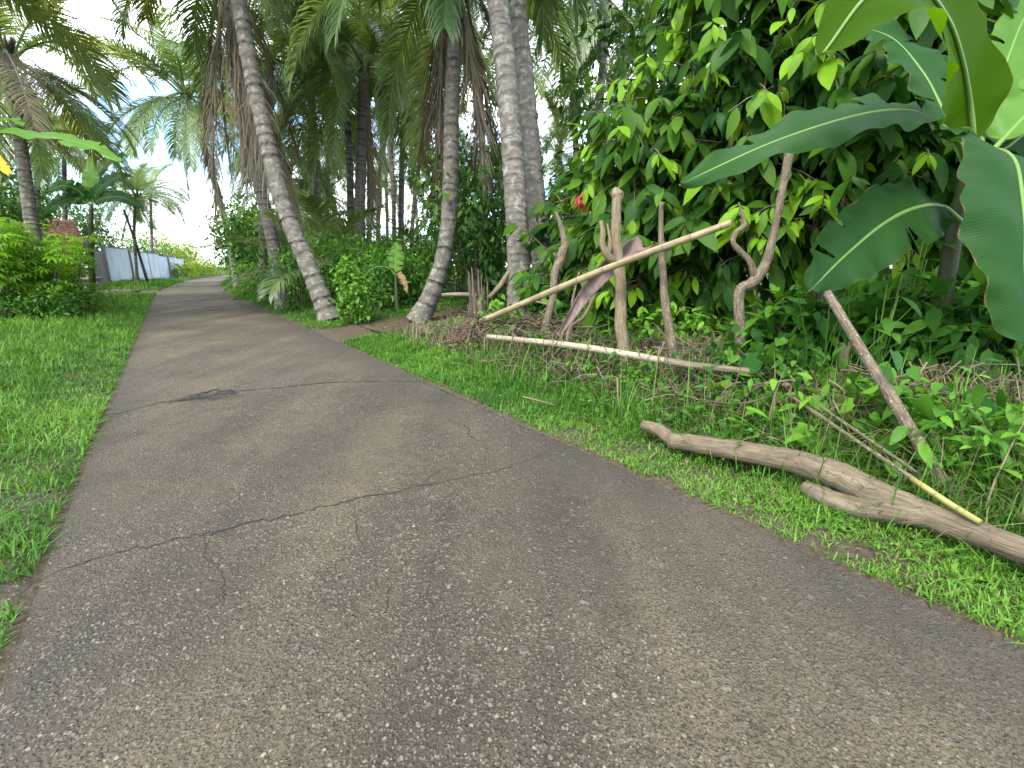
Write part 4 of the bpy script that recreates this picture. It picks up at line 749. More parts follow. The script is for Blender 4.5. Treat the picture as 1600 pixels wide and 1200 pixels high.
CO = [(905, 8.2, [((0, 0, 1.0), (.8, .8, .8)), ((.2, .2, 1.9), (.7, .7, .7))], 120, 'small cocoa tree beside the twin trunks with a red flush of leaves', 110),
      (1010, 7.4, [((0, 0, 1.3), (1.1, 1.0, .9)), ((.1, .2, 2.7), (1.0, 1.0, 1.0))], 250, 'cocoa tree behind the tall fork-topped fence post', 150),
      (1130, 7.0, [((0, 0, 1.5), (1.1, 1.0, .8)), ((0, 0, 3.0), (1.2, 1.1, 1.1)), ((.2, .3, 4.6), (1.2, 1.1, 1.0))], 400, 'tall cocoa tree with bright young leaf clusters above the bamboo pole', 200),
      (1270, 6.6, [((0, 0, 1.9), (1.2, 1.0, .8)), ((.0, 0, 3.4), (1.3, 1.1, 1.0)), ((.2, .3, 4.8), (1.3, 1.1, .9))], 380, 'cocoa tree behind the crooked forked branch post', 200),
      (1420, 6.4, [((0, .2, 2.1), (1.2, 1.0, .9)), ((.0, 0.3, 3.7), (1.3, 1.1, 1.1))], 300, 'shaded cocoa tree behind the big banana leaves', 150),
      (1610, 6.0, [((0, .2, 1.6), (1.2, 1.0, 1.0)), ((.0, 0.3, 3.6), (1.3, 1.1, 1.2))], 260, 'cocoa tree at the photo edge behind the banana plant', 100)]
for k, (px, t, ell, tw, lab, no) in enumerate(CO): cocoa(lab, on_ground(W(px, 500, t)), ell, tw, k, no, young=.3 if k in (1, 2, 3) else .12)
for k, (px, py, t, lab) in enumerate([(908, 306, 6.9, 'drooping red tuft of young leaves low beside the fork-topped post'), (982, 178, 6.4, 'small red tuft of young leaves high in the cocoa tree')]):
    p = W(px, py, t); rng = np.random.default_rng(k); n = 26 if k == 0 else 14; d = np.column_stack([rng.normal(0, .35, n), rng.normal(0, .35, n), -np.ones(n)]); V, F = scatter(COCOA[0], COCOA[1], np.tile(p, (n, 1)) + rng.normal(0, .035, (n, 3)), frames(d, rng.normal(0, 1, (n, 3))), rng.uniform(.09, .17, n) * (1 if k == 0 else .8))
    single('red_leaf_tuft', MB().add(V, F, .5), M['cocoa_red'], lab, 'leaf tuft', p)

for k, (px, py, t, w, h, tb, lab) in enumerate([(1000, 610, 4.9, .22, .35, .3, 'small leafy bush between the thick post and the slim post'), (1090, 600, 4.55, .22, .45, .2, 'dark leafy bush right of the slim post'), (1150, 620, 4.2, .25, .5, .35, 'leafy bush at the foot of the forked branch post'), (1235, 640, 3.9, .25, .5, .25, 'leafy bush under the short grey stick'), (1290, 670, 3.5, .22, .4, .5, 'light leafy bush behind the log bend'), (1400, 690, 3.05, .22, .45, .3, 'leafy bush just left of the leaning stick foot'), (1540, 720, 2.75, .25, .5, .4, 'leafy bush behind the log by the cane stalk end'), (860, 570, 6.1, .25, .4, .3, 'leafy bush below the crooked brown post'), (800, 540, 7.0, .3, .5, .35, 'leafy bush before the twin trunk bases'), (845, 500, 7.6, .3, .8, .4, 'broad-leaved bush at the rear twin trunk'), (930, 590, 5.4, .2, .3, .15, 'dark small bush left of the thick post foot')]):
    b = on_ground(W(px, py, t)); shrub(lab, b, [((0, 0, h * .55), (w, w, h * .55))], 190, .10 + .02 * (k % 3), 300 + k, 'weed', tb=tb, tmpl=leaf_t(.42, 3, .3, .2), name='leafy_bush', cat='bush', group='small bushes along the fence foot', cl=7, spread=.07)
# broad-leaved plants low on the bank
def rosette(label, base, n, size, seed, h=.35, tmpl=None, tb=.3, m='weed', group=None, name='broadleaf_plant'):
    rng = np.random.default_rng(seed + 3000); base = np.asarray(base, float); t = thing(name, label, 'plant', base, group); st = MB(); me = mk_mesh('leaf', *leaf_t(.42, 4, .3, .2, .5), tint=np.full(14, tb)); me.materials.append(M[m])
    for k in range(n):
        a = k * 2.4 + seed; e = rng.uniform(.1, .9); z = h * (.3 + .7 * (k / n)); p = base + [math.cos(a) * .07, math.sin(a) * .07, z]; V, F = tube(np.array([base, (base + p) / 2 + [0, 0, .03], p]), [.009, .007, .004], 5, False); st.add(V, F, .4)
        d = np.array([[math.cos(a), math.sin(a), rng.uniform(-.5, .5)]]); Rm = frames(d, np.array([[0, 0, 1.]]))[0]; o = link('leaf', me, None, t); o.matrix_basis = Matrix.Translation(Vector(p - base)) @ Matrix(Rm.tolist()).to_4x4() @ Matrix.Scale(size * rng.uniform(.7, 1.2), 4)
    part('stem', st, M['midrib'], t)
for k, (px, py, t, n, s, h, tb, lab) in enumerate([(1392, 445, 3.9, 9, .24, .7, .25, 'whorl of broad leaves below the low banana leaf'), (1440, 380, 4.2, 9, .26, 1.1, .15, 'tall broad-leaved plant against the banana stem'), (1530, 600, 3.5, 10, .18, .5, .3, 'leafy plant with round leaves under the hanging banana leaf'), (1440, 560, 3.9, 9, .2, .5, .25, 'dark low plant behind the leaning stick'), (1585, 640, 3.2, 10, .17, .5, .5, 'light green plant at the photo edge behind the log'), (1545, 470, 4.2, 9, .24, .9, .2, 'shaded plant right of the banana stem')]):
    p = W(px, py, t); g = on_ground(p); rosette(lab, g, n + 5, s, k, max(.15, p[2] - g[2] + .15), tb=tb)
for k, (px, py, t, n, sz, h, tb, lab) in enumerate([(880, 590, 5.6, 12, .13, .28, .3, 'bluish weed plant in the grass below the crooked post'), (940, 585, 5.3, 14, .12, .32, .2, 'dark leafy weed plant left of the thick post foot'), (1010, 615, 4.7, 12, .12, .25, .5, 'light weed plant between the thick and slim post feet'), (1085, 610, 4.4, 12, .16, .35, .35, 'broad weed plant right of the slim post foot'), (1130, 655, 3.9, 12, .15, .3, .3, 'broad weed plant behind the log thin end'), (930, 650, 4.5, 10, .1, .16, .8, 'small lime-green weed in the verge grass before the thick post'), (1190, 680, 3.6, 12, .13, .3, .4, 'weed plant behind the log middle'), (760, 590, 6.6, 10, .1, .2, .1, 'grey-green weed at the verge corner by the dirt track'), (1260, 700, 3.3, 12, .13, .28, .5, 'weed plant over the log fork')]):
    p = W(px, py, t); rosette(lab, on_ground(p), n, sz, 20 + k, h, tb=tb, group='weeds along the fence foot')
for k, (px, t, w, h, lab) in enumerate([(1240, 4.9, .6, .75, 'dark undergrowth between the forked branch post and the stump'), (1380, 4.5, .7, .8, 'dark undergrowth behind the leaning stick'), (1520, 4.2, .8, .9, 'dark undergrowth below the banana plant'), (1640, 3.9, .8, .9, 'dark undergrowth at the photo edge below the hanging leaf'), (1050, 6.6, .8, .5, 'low yellow-green undergrowth behind the brush pile'), (930, 7.6, .7, .7, 'undergrowth under the small cocoa tree'), (1460, 3.2, .55, .45, 'leafy undergrowth between the leaning stick and the log'), (1590, 2.9, .55, .5, 'leafy undergrowth behind the thick end of the log')]):
    b = on_ground(W(px, 560, t)); shrub(lab, b, [((0, 0, h * .5), (w, w, h * .55))], 900 if k < 6 else 500, (.20 if k != 4 else .12) if k < 6 else .10, 200 + k, 'weed', tb=.6 if k == 4 else .10 if k < 6 else .35, name='undergrowth', cat='undergrowth', spread=.1, tmpl=leaf_t(.4, 3, .25, .25))

# ------------------------------------------------------------------ fence: posts, bamboo, sticks, log
def rod(name, label, cat, pts, m, group=None, seg=12, bmp=.03, n=None, rings=0, ground=False, extra=(), step=.09, kn=0.):
    """a tube through photo points (px, py, depth, width in photo pixels); extra: side branches of the same body"""
    rng = np.random.default_rng(abs(hash(label)) % 9999 if False else sum(map(ord, label))); mb = MB(); org = None
    for bi, bp in enumerate([pts] + list(extra)):
        P = np.array([W(*p[:3]) for p in bp]); rad = np.array([p[3] * p[2] / FPX / 2 for p in bp])
        if ground and bi == 0: P[0] = on_ground(P[0]) - [0, 0, .06]
        L = np.linalg.norm(np.diff(P, axis=0), axis=1).sum(); k = max(5, int(L / (step if not rings else rings / 6))); C = catmull(P, k); rr = catmull(np.column_stack([rad, rad, rad]), k)[:, 0]; tt = np.zeros(k)
        if kn: rr = rr * (1 + kn * np.convolve(rng.standard_normal(k + 4), np.ones(5) / 5 ** .5, 'valid')); C = C + np.convolve(rng.standard_normal(k + 4), np.ones(5) / 5, 'valid')[:, None] * rng.normal(0, .5, 3) * rr[:, None] * .35
        if rings:
            F_ = catmull(P, 400); Rf = catmull(np.column_stack([rad] * 3), 400)[:, 0]; al = np.concatenate([[0], np.cumsum(np.linalg.norm(np.diff(F_, axis=0), axis=1))])
            nd = np.cumsum(rings * rng.uniform(.8, 1.2, int(al[-1] / rings) + 1)); nd = nd[nd < al[-1] - .05]; ss = np.sort(np.concatenate([[0, al[-1]], nd - .012, nd - .004, nd + .004, nd + .012, nd - rings * .4])); ss = ss[(ss >= 0)]
            C = np.stack([np.interp(ss, al, F_[:, c]) for c in range(3)], 1); rr = np.interp(ss, al, Rf); isn = np.min(np.abs(ss[:, None] - nd[None]), axis=1) < .006; rr = rr * np.where(isn, 1.04, 1.); tt = np.where(isn, .45, .0)
        V, F = tube(C, rr, seg, True, bmp, rng); mb.add(V, F, np.concatenate([np.repeat(tt, seg), [.0, .0]]), TUBE_BARK[0] + [0, 0, 3.7 * bi])
        if org is None: org = P[0]
    return single(name, mb, M[m], label, cat, org, group)
FP = 'lopped posts of the rough fence'
rod('fence_post', 'thick straight fence post with a knobbly top and a forked side stub', 'post', [(978, 602, 5.37, 20), (973, 520, 5.37, 18), (966, 430, 5.37, 18), (962, 370, 5.37, 16), (963, 320, 5.37, 15), (963, 304, 5.37, 18), (962, 294, 5.37, 8)], 'post', FP, bmp=.035, ground=True, step=.05,
    extra=[[(962, 412, 5.37, 14), (948, 398, 5.33, 13), (941, 380, 5.3, 10), (942, 362, 5.3, 9), (939, 345, 5.3, 6)], [(950, 398, 5.35, 9), (953, 378, 5.36, 6), (949, 350, 5.4, 3)]], kn=.04)
rod('fence_post', 'slim speckled fence post crossing the end of the diagonal bamboo', 'post', [(1060, 612, 5.0, 16), (1052, 560, 5.0, 14), (1044, 500, 5.0, 14), (1036, 440, 5.0, 11), (1033, 380, 5.0, 9), (1033, 316, 5.0, 7)], 'branch', FP, ground=True, step=.05, kn=.05)
rod('fence_post', 'crooked brown fence post left of the fork-topped post', 'post', [(842, 585, 6.6, 13), (850, 520, 6.6, 12), (863, 470, 6.6, 12), (867, 430, 6.6, 14), (876, 402, 6.6, 15), (883, 385, 6.6, 11), (877, 355, 6.6, 8), (868, 330, 6.6, 4)], 'branch', FP, ground=True, step=.05, kn=.06, extra=[[(872, 405, 6.6, 9), (866, 396, 6.55, 4)]])
rod('fence_post', 'forked crooked branch post under the long banana leaf', 'post', [(1160, 600, 4.75, 16), (1157, 540, 4.75, 15), (1155, 490, 4.75, 15), (1158, 455, 4.75, 17), (1178, 440, 4.75, 18), (1198, 410, 4.75, 15), (1212, 350, 4.75, 12), (1224, 290, 4.75, 12), (1232, 245, 4.75, 14), (1235, 218, 4.75, 11)], 'branch', FP, ground=True, step=.05, kn=.05,
    extra=[[(1180, 438, 4.75, 12), (1172, 410, 4.75, 9), (1156, 392, 4.75, 9), (1145, 378, 4.75, 8), (1150, 362, 4.75, 9), (1162, 352, 4.75, 9), (1160, 335, 4.75, 6), (1154, 316, 4.75, 2)]])
rod('tree_stump', 'small broken stump with two prongs behind the split bamboo', 'stump', [(1305, 660, 4.0, 15), (1312, 600, 4.0, 14), (1318, 560, 4.0, 14), (1316, 535, 4.0, 8)], 'branch', None, ground=True, step=.04, extra=[[(1317, 558, 4.0, 10), (1326, 542, 4.0, 7), (1330, 530, 4.0, 3)]])
rod('leaning_stick', 'long straight branch leaning up from the log towards the banana leaf', 'branch', [(1502, 788, 2.62, 22), (1460, 730, 2.7, 19), (1400, 635, 2.9, 18), (1345, 545, 3.1, 15), (1292, 457, 3.3, 12)], 'branch', None, bmp=.02, step=.05, kn=.03)
rod('bamboo_pole', 'long bamboo pole slanting up across the fence posts', 'bamboo', [(752, 502, 6.95, 9), (940, 423, 5.2, 11), (1143, 348, 4.25, 11)], 'bamboo', None, rings=.33, bmp=.0)
rod('bamboo_pole', 'pale bamboo rail lying low along the foot of the posts', 'bamboo', [(762, 526, 6.5, 8), (900, 541, 5.35, 10.5), (1055, 567, 4.5, 12)], 'bamboo_pale', None, rings=.36, bmp=.0)
rod('fence_rail', 'rough brown rail continuing the pale bamboo into the vines', 'pole', [(1040, 565, 4.42, 12), (1110, 574, 4.14, 12), (1196, 583, 3.85, 10)], 'wood', None, step=.05, kn=.04)
rod('stick', 'short grey stick lying under the vine past the rail end', 'stick', [(1225, 600, 3.75, 10), (1280, 613, 3.55, 11), (1334, 628, 3.35, 10)], 'branch', 'loose sticks in the fence', kn=.05, step=.05, seg=8)
rod('split_bamboo', 'thin weathered bamboo strip running down to the yellow stalk', 'bamboo', [(1240, 622, 3.4, 6), (1340, 690, 2.9, 6), (1440, 757, 2.52, 7)], 'branch', None, bmp=.05)
rod('split_bamboo', 'thin dark bamboo strip lying alongside the weathered one', 'bamboo', [(1250, 614, 3.45, 4), (1345, 678, 2.95, 5), (1432, 738, 2.62, 5)], 'branch', None, bmp=.05)
rod('cane_stalk', 'yellow-green cane stalk resting on the log', 'stalk', [(1425, 748, 2.55, 9), (1480, 785, 2.38, 10), (1532, 816, 2.24, 9)], 'cane', None, rings=.12, bmp=0)
rod('stick', 'short pale stick crossing the split bamboo', 'stick', [(1425, 765, 2.72, 4), (1440, 735, 2.74, 6), (1456, 708, 2.76, 5)], 'wood', None)
rod('fallen_log', 'big forked log lying on the grass along the road edge', 'log', [(1046, 690, 3.5, 24), (1090, 694, 3.38, 28), (1160, 706, 3.2, 31), (1230, 718, 3.02, 35), (1290, 735, 2.88, 44), (1340, 758, 2.75, 48), (1400, 785, 2.6, 46), (1470, 812, 2.42, 42), (1540, 838, 2.25, 42), (1620, 868, 2.08, 42), (1720, 905, 1.92, 42)], 'log', None, seg=18, bmp=.02, step=.035, kn=.025,
    extra=[[(1254, 757, 2.86, 18), (1275, 770, 2.8, 26), (1320, 788, 2.7, 31), (1370, 797, 2.6, 34), (1430, 806, 2.48, 30), (1480, 815, 2.40, 16)], [(1268, 748, 2.88, 5), (1270, 735, 2.9, 8)]])
rod('log_stub', 'pale sawn log end half hidden in the grass', 'log', [(1004, 664, 3.75, 16), (1030, 672, 3.66, 20), (1052, 690, 3.55, 22)], 'log', None)
for k, (pts, lab) in enumerate([([(905, 425, 6.2, 3), (895, 470, 6.2, 4), (893, 510, 6.2, 5), (880, 575, 6.2, 6)], 'thin forked stick standing beside the hanging brown spathe'), ([(930, 460, 6.0, 4), (912, 495, 6.0, 6), (892, 512, 6.0, 7), (884, 550, 6.0, 6), (872, 580, 6.0, 7)], 'bent stick with an elbow under the brown spathe'), ([(690, 461, 7.9, 5), (718, 460, 7.9, 7), (745, 462, 7.9, 6)], 'short peeled stick jutting out level beside the broken stump'), ([(764, 466, 7.9, 7), (782, 446, 7.9, 8), (797, 424, 7.9, 7)], 'short plank-like stick leaning on the front twin trunk'), ([(795, 512, 7.0, 5), (840, 518, 6.8, 6), (910, 526, 6.5, 5)], 'grey stick lying behind the pale bamboo rail'), ([(835, 470, 6.9, 3), (862, 480, 6.9, 3), (874, 502, 6.9, 4)], 'thin bleached twig below the slanting bamboo')]):
    rod('stick', lab, 'stick', pts, 'wood' if k in (2, 3, 5) else 'branch', 'loose sticks in the fence', kn=.05, step=.05, seg=8)
# broken stump with splinters
p0 = on_ground(W(752, 545, 7.7)); sp = MB(); rng = np.random.default_rng(5)
V, F = tube(catmull([p0 - [0, 0, .1], p0 + [.02, 0, .3], p0 + [-.02, 0, .75]], 10), np.linspace(.15, .085, 10), 12, True, .12, rng); sp.add(V, F, 0, TUBE_BARK[0])
for k in range(26):
    a = rng.uniform(0, 6.28); rr = rng.uniform(.03, .12); h = rng.uniform(.5, 1.3); ft = p0 + [math.cos(a) * rr, math.sin(a) * rr, -.05]; tp = p0 + [math.cos(a) * (rr + .06) - .05, math.sin(a) * (rr + .06), h]
    V, F = tube(catmull([ft, (ft + tp) / 2 + rng.normal(0, .02, 3), tp], 6), np.linspace(.05, .006, 6) * rng.uniform(.4, 1.1), 6, True, .12); sp.add(V, F, 0, TUBE_BARK[0] + [0, 0, k])
single('broken_stump', sp, M['branch'], 'tall splintered brown stump before the twin palm trunks', 'stump', p0)
# dry palm spathes: long hollow boat-shaped sheaths
def spathe(label, pts, wid, upv, seed, mt='spathe'):
    P = catmull([W(*p[:3]) for p in pts], 22); u = np.linspace(0, 1, 22); T = nrm(np.gradient(P, axis=0)); A = nrm(np.cross(T, np.asarray(upv, float))); Nn = np.cross(A, T); rng = np.random.default_rng(seed); V = []; na = 7
    wd = np.interp(u, np.linspace(0, 1, len(wid)), wid)
    for lay in (0, 1):
        for i in range(22):
            for a in np.linspace(-1, 1, na): V.append(P[i] + A[i] * a * wd[i] / 2 + Nn[i] * (.35 * a * a * wd[i] + .012 * math.sin(u[i] * 19 + 3 * a + seed) - lay * .008))
    F1 = grid_faces(22, na); F2 = F1[:, ::-1] + 22 * na; rim = []
    for i in range(21):
        for j in (0, na - 1): a, b = i * na + j, (i + 1) * na + j; o = 22 * na; rim.append([a, a + o, b + o, b] if j == 0 else [a, b, b + o, a + o])
    for i in (0, 21):
        for j in range(na - 1): a, b = i * na + j, i * na + j + 1; o = 22 * na; rim.append([a, b, b + o, a + o] if i == 0 else [a, a + o, b + o, b])
    single('dry_palm_spathe', MB().add(np.array(V), [F1, F2, np.array(rim)]), M[mt], label, 'palm spathe', P[0])
spathe('twisted brown dry spathe hung over the slanting bamboo beside the post', [(998, 372, 5.5, 1), (985, 392, 5.45, 1), (955, 415, 5.5, 1), (925, 445, 5.55, 1), (895, 488, 5.6, 1), (868, 532, 5.65, 1)], [.06, .22, .2, .2, .16, .10, .02], (.3, -.9, .4), 1)
spathe('dark brown boat-shaped spathe propped at the low end of the bamboo', [(704, 550, 7.1, 1), (716, 530, 7.25, 1), (730, 512, 7.4, 1), (748, 497, 7.5, 1)], [.10, .17, .17, .15, .12], (.2, -.6, .8), 2, 'spathe_dark')
spathe('grey-brown spathe lying along the slanting bamboo near the post', [(968, 412, 5.15, 1), (995, 402, 5.0, 1), (1020, 392, 4.85, 1), (1040, 378, 4.75, 1)], [.04, .14, .1, .02], (.2, -.8, .5), 3)

# brush piles behind the fence
def brush(label, segs, n, seed, h, ln=.7):
    rng = np.random.default_rng(seed); a, b_ = segs; mb = MB(); org = on_ground((a + b_) / 2)
    for k in range(n):
        f = rng.random(); c = a + (b_ - a) * f + np.append(rng.normal(0, .28, 2), 0); c = on_ground(c) + [0, 0, h * rng.random() * (1 - .3 * abs(2 * f - 1))]; d = nrm(np.append(rng.normal(0, 1, 2), rng.normal(0, .3))) * ln * rng.uniform(.3, 1.1)
        V, F = tube(catmull([c - d / 2, c + rng.normal(0, .05, 3), c + d / 2 - [0, 0, .05]], 5), np.linspace(1, .4, 5) * rng.uniform(.003, .011), 4, False); mb.add(V, F, rng.random())
    single('brush_pile', mb, M['brush'], label, 'brush pile', org)
brush('long pile of dry brown sticks and fronds behind the fence posts', (W(900, 560, 6.3), W(1190, 540, 5.3)), 950, 1, .30)
brush('dark brush heaped right under the pale bamboo rail', (W(800, 560, 6.3), W(1060, 610, 4.6)), 700, 5, .26, .5)
brush('dark brush under the rough rail and the vine', (W(1060, 610, 4.6), W(1260, 650, 3.8)), 420, 6, .28, .45)
brush('tangle of dry stems around the low end of the bamboo', (W(745, 540, 7.4), W(880, 560, 6.6)), 800, 2, .62, .55)
brush('dry stems tangled in the vines by the rough rail', (W(1110, 620, 4.4), W(1330, 640, 3.7)), 260, 3, .4, .5)
brush('dry grass stems heaped below the banana plant', (W(1420, 620, 3.5), W(1640, 640, 3.0)), 380, 4, .5, .6)
def hanging(label, pts, n, seed, drop):
    rng = np.random.default_rng(seed); C = catmull([W(*p) for p in pts], 60); mb = MB()
    for k in range(n):
        p = C[int(rng.integers(60))] + rng.normal(0, .06, 3); q = p + np.append(rng.normal(0, .10, 2), -drop * rng.uniform(.4, 1.1)); q[2] = max(q[2], gz(q[0], q[1]) - .01)
        V, F = tube(catmull([p + np.append(rng.normal(0, .05, 2), .05), (p + q) / 2 + rng.normal(0, .06, 3), q], 6), np.linspace(.006, .002, 6) * rng.uniform(.5, 1.3), 4, False); mb.add(V, F, rng.random())
    tag(link('dry_stems', mb.mesh('dry_stems', C[0]), M['dry'], None, tuple(C[0])), label, kind='stuff')
hanging('dry stems hanging from the pale bamboo rail to the grass', [(770, 526, 6.55), (900, 541, 5.4), (1055, 567, 4.55)], 150, 1, .4)
hanging('dry stems hanging from the rough rail under the vine', [(1045, 568, 4.55), (1200, 582, 4.0), (1335, 628, 3.55)], 210, 2, .5)
hanging('dry grass stems hanging behind the split bamboo strips', [(1240, 610, 3.6), (1345, 660, 3.2), (1440, 700, 2.95)], 150, 3, .4)
hanging('dry arching stems below the hanging banana leaf', [(1430, 590, 3.4), (1520, 600, 3.2), (1640, 620, 2.9)], 110, 4, .4)
# vines on the rail
HEART = heart_leaf()
def vine(label, pts, n, size, seed, tb=.55):
    rng = np.random.default_rng(seed + 44); P = np.array([W(*p) for p in pts]); C = catmull(P, 40); t = thing('vine', label, 'vine', on_ground(P[0]), 'vines climbing the rail'); st = MB(); lf = MB()
    V, F = tube(C + rng.normal(0, .012, C.shape), .006, 5); st.add(V, F, .4); idx = rng.integers(0, 40, n); p = C[idx] + rng.normal(0, .11, (n, 3)) * [1, 1, 1.1]; a = rng.uniform(0, 6.28, n)
    for k in range(0, n, 6):
        V, F = tube(np.array([C[idx[k]], (C[idx[k]] + p[k]) / 2 + rng.normal(0, .02, 3), p[k]]), .003, 4, False); st.add(V, F, .4)
    toward = nrm(np.array([0, 0, CAMH]) - p); dv = np.column_stack([np.cos(a) * .8, np.sin(a) * .8, -np.ones(n) * .8]); V, F = scatter(HEART[0], HEART[1], p, frames(dv, toward * .6 + rng.normal(0, .5, (n, 3)) + [0, 0, .7]), size * rng.lognormal(0, .3, n)); lf.add(V, F, np.repeat(np.clip(tb + .25 * rng.standard_normal(n), 0, 1), len(HEART[0])))
    part('stems', st, M['midrib'], t); part('foliage', lf, M['weed'], t)
vine('leafy vine smothering the rough rail right of the pale bamboo', [(1110, 640, 4.3), (1130, 590, 4.25), (1165, 562, 4.2), (1200, 595, 4.0), (1235, 565, 3.95), (1265, 615, 3.8), (1225, 650, 3.7), (1150, 640, 4.0)], 380, .08, 1)
vine('vine with heart-shaped leaves hanging between stump and log', [(1280, 640, 3.8), (1320, 640, 3.6), (1330, 690, 3.3), (1350, 740, 3.1), (1300, 690, 3.3)], 90, .095, 2, .4)
vine('vine trailing through the grass below the slim speckled post', [(1010, 640, 4.7), (1060, 625, 4.6), (1100, 660, 4.2), (1160, 650, 4.1), (1210, 680, 3.8)], 130, .085, 3, .5)
vine('vine climbing the leaning stick near its middle', [(1400, 690, 3.0), (1410, 640, 3.0), (1385, 610, 3.05), (1360, 560, 3.15)], 45, .085, 4, .5)
vine('vine on the broken stump at the low bamboo end', [(745, 540, 7.4), (755, 500, 7.4), (770, 480, 7.3), (780, 520, 7.2)], 90, .075, 5, .5)
# tall grass clumps
def clump(label, base, n, h, w, seed, lean=.7, tb=.5, group='tall grass clumps on the bank'):
    rng = np.random.default_rng(seed); p = np.column_stack([rng.normal(base[0], .09, n), rng.normal(base[1], .09, n), np.full(n, base[2] - .02)]); V, F, t = blades(p, h * rng.uniform(.5, 1.1, n), np.full(n, w), np.clip(rng.normal(lean, .35, n), .1, 1.6), np.clip(tb + .2 * rng.standard_normal(n), 0, 1), rng)
    single('grass_clump', MB().add(V, F, t), M['grass'], label, 'grass', np.asarray(base), group)
clump('arching grass clump at the foot of the forked branch post', on_ground(W(1195, 560, 4.6)), 90, .75, .012, 1, 1.0)
clump('tall reedy grass tuft before the low banana leaf', on_ground(W(1305, 560, 3.9)), 14, 1.75, .014, 2, .25)
clump('grass clump behind the stump', on_ground(W(1270, 570, 4.3)), 80, .8, .012, 3, 1.0, .4)
clump('grass clump by the thick end of the log', on_ground(W(1560, 720, 2.8)), 120, .5, .013, 4, 1.0, .6)
clump('grass clump spilling over dry stems under the banana plant', on_ground(W(1480, 620, 3.3)), 120, .7, .012, 5, 1.1, .45)
clump('blade-leaved clump behind the split bamboo', on_ground(W(1400, 720, 3.0)), 70, .5, .012, 6, .9, .5)
for k, (px, py, t, h, lab) in enumerate([(1350, 690, 3.2, .45, 'grass tuft between the heart-leaf vine and the split bamboo'), (1530, 660, 3.0, .75, 'big arching grass tuft below the hanging banana leaf'), (1590, 700, 2.7, .6, 'arching grass tuft at the photo edge behind the log end'), (1450, 690, 2.9, .55, 'grass tuft right beside the leaning stick'), (1220, 660, 3.8, .4, 'grass tuft under the leafy vine'), (1100, 640, 4.2, .35, 'grass tuft under the rough rail'), (1550, 760, 2.5, .4, 'short grass tuft leaning on the log end')]):
    clump(lab, on_ground(W(px, py, t)), 110, h, .011, 20 + k, 1.0, .5 + .1 * (k % 3))
for k, (px, py, t, h, lab) in enumerate([(1400, 640, 3.4, .8, 'tall grass tuft behind the middle of the leaning stick'), (1470, 660, 3.1, .8, 'tall grass tuft right of the leaning stick'), (1560, 650, 3.1, .85, 'tall grass tuft under the tip of the hanging banana leaf'), (1330, 650, 3.6, .6, 'tall grass tuft by the small broken stump'), (1500, 720, 2.75, .6, 'bushy grass tuft behind the cane stalk'), (1610, 740, 2.5, .6, 'bushy grass tuft at the photo edge right behind the log'), (1160, 610, 4.2, .5, 'grass tuft between the slim post and the forked post'), (900, 575, 5.7, .4, 'grass tuft at the foot of the thin forked stick')]):
    clump(lab, on_ground(W(px, py, t)), 130, h, .010, 40 + k, .9, .35 + .12 * (k % 3))
clump('pale grass tuft beside the front twin trunk', on_ground(W(785, 480, 7.6)), 40, .9, .014, 7, 1.0, .7)

# ------------------------------------------------------------------ house, gate, wall, poles
hb = on_ground(W(50, 445, 26)); hb[2] += .1; house = thing('house', 'small house with a red tiled roof behind the cassava shrubs', 'house', hb)
rz = math.atan2(DY, DX); V, F = box(hb + [-2.2, 1.5, 1.25], 5.4, 4.2, 2.5, rz - math.pi / 2 + .2); part('wall', MB().add(V, F), M['plaster'], house, False)
ca, sa = math.cos(rz - math.pi / 2 + .2), math.sin(rz - math.pi / 2 + .2); rot2 = lambda p: np.array([p[0] * ca - p[1] * sa, p[0] * sa + p[1] * ca, p[2]]); c0 = hb + [-2.2, 1.5, 0]
rf = link('roof', None, None, house); rf.empty_display_size = .1
for sy in (-1, 1):
    for row in range(10):
        mb = MB(); f0, f1 = row / 10, (row + 1) / 10; y0, y1 = sy * 2.6 * (1 - f0), sy * 2.6 * (1 - f1); z0, z1 = 2.4 + 1.35 * f0 + .03, 2.4 + 1.35 * f1 + .0
        xs = np.linspace(-3.0, 3.0, 61); wv = .025 * np.sin(xs * 2 * math.pi / .3); V = [c0 + rot2((x, y, z + w)) for (y, z) in ((y0, z0), (y1, z1), (y0, z0 - .04), (y1, z1 - .04)) for x, w in zip(xs, wv)]
        i = np.arange(60); F = np.concatenate([np.stack([i, i + 1, 61 + i + 1, 61 + i], 1), np.stack([122 + i, 183 + i, 183 + i + 1, 122 + i + 1], 1), np.stack([i, 122 + i, 122 + i + 1, i + 1], 1)]); mb.add(np.array(V), [F]); link('tile_course', mb.mesh('tile_course', hb), M['roof'], rf)
wl, wr = W(173, 440, 35.5), W(291, 436, 54); wl = on_ground(wl); wr = on_ground(wr); d = nrm((wr - wl) * [1, 1, 0]); L = np.linalg.norm((wr - wl)[:2]); rzw = math.atan2(d[1], d[0])
wall = thing('boundary_wall', 'whitewashed panel wall stained with mildew along the road', 'wall', wl); hs = [2.55, 2.5, 2.42, 2.3, 2.25, 2.15]; brk = np.array([0, .22, .44, .58, .72, .86, 1.]) * L
for k in range(6):
    c = wl + d * (brk[k] + brk[k + 1]) / 2; w = brk[k + 1] - brk[k] - .05; off = (.0, .03, -.02, .04, .0, .03)[k]; c = c + np.array([-d[1], d[0], 0]) * off
    V, F = box([c[0], c[1], gz(c[0], c[1]) + hs[k] / 2 - .1], w, .1, hs[k] + .2, rzw); o = part('panel', MB().add(V, F), M['white_panel'], wall, False)
    V, F = box([c[0], c[1], gz(c[0], c[1]) + hs[k] + .035], w + .04, .18, .07, rzw); link('coping', MB().add(V, F).mesh('coping', wl, False), M['dark_metal'], wall)
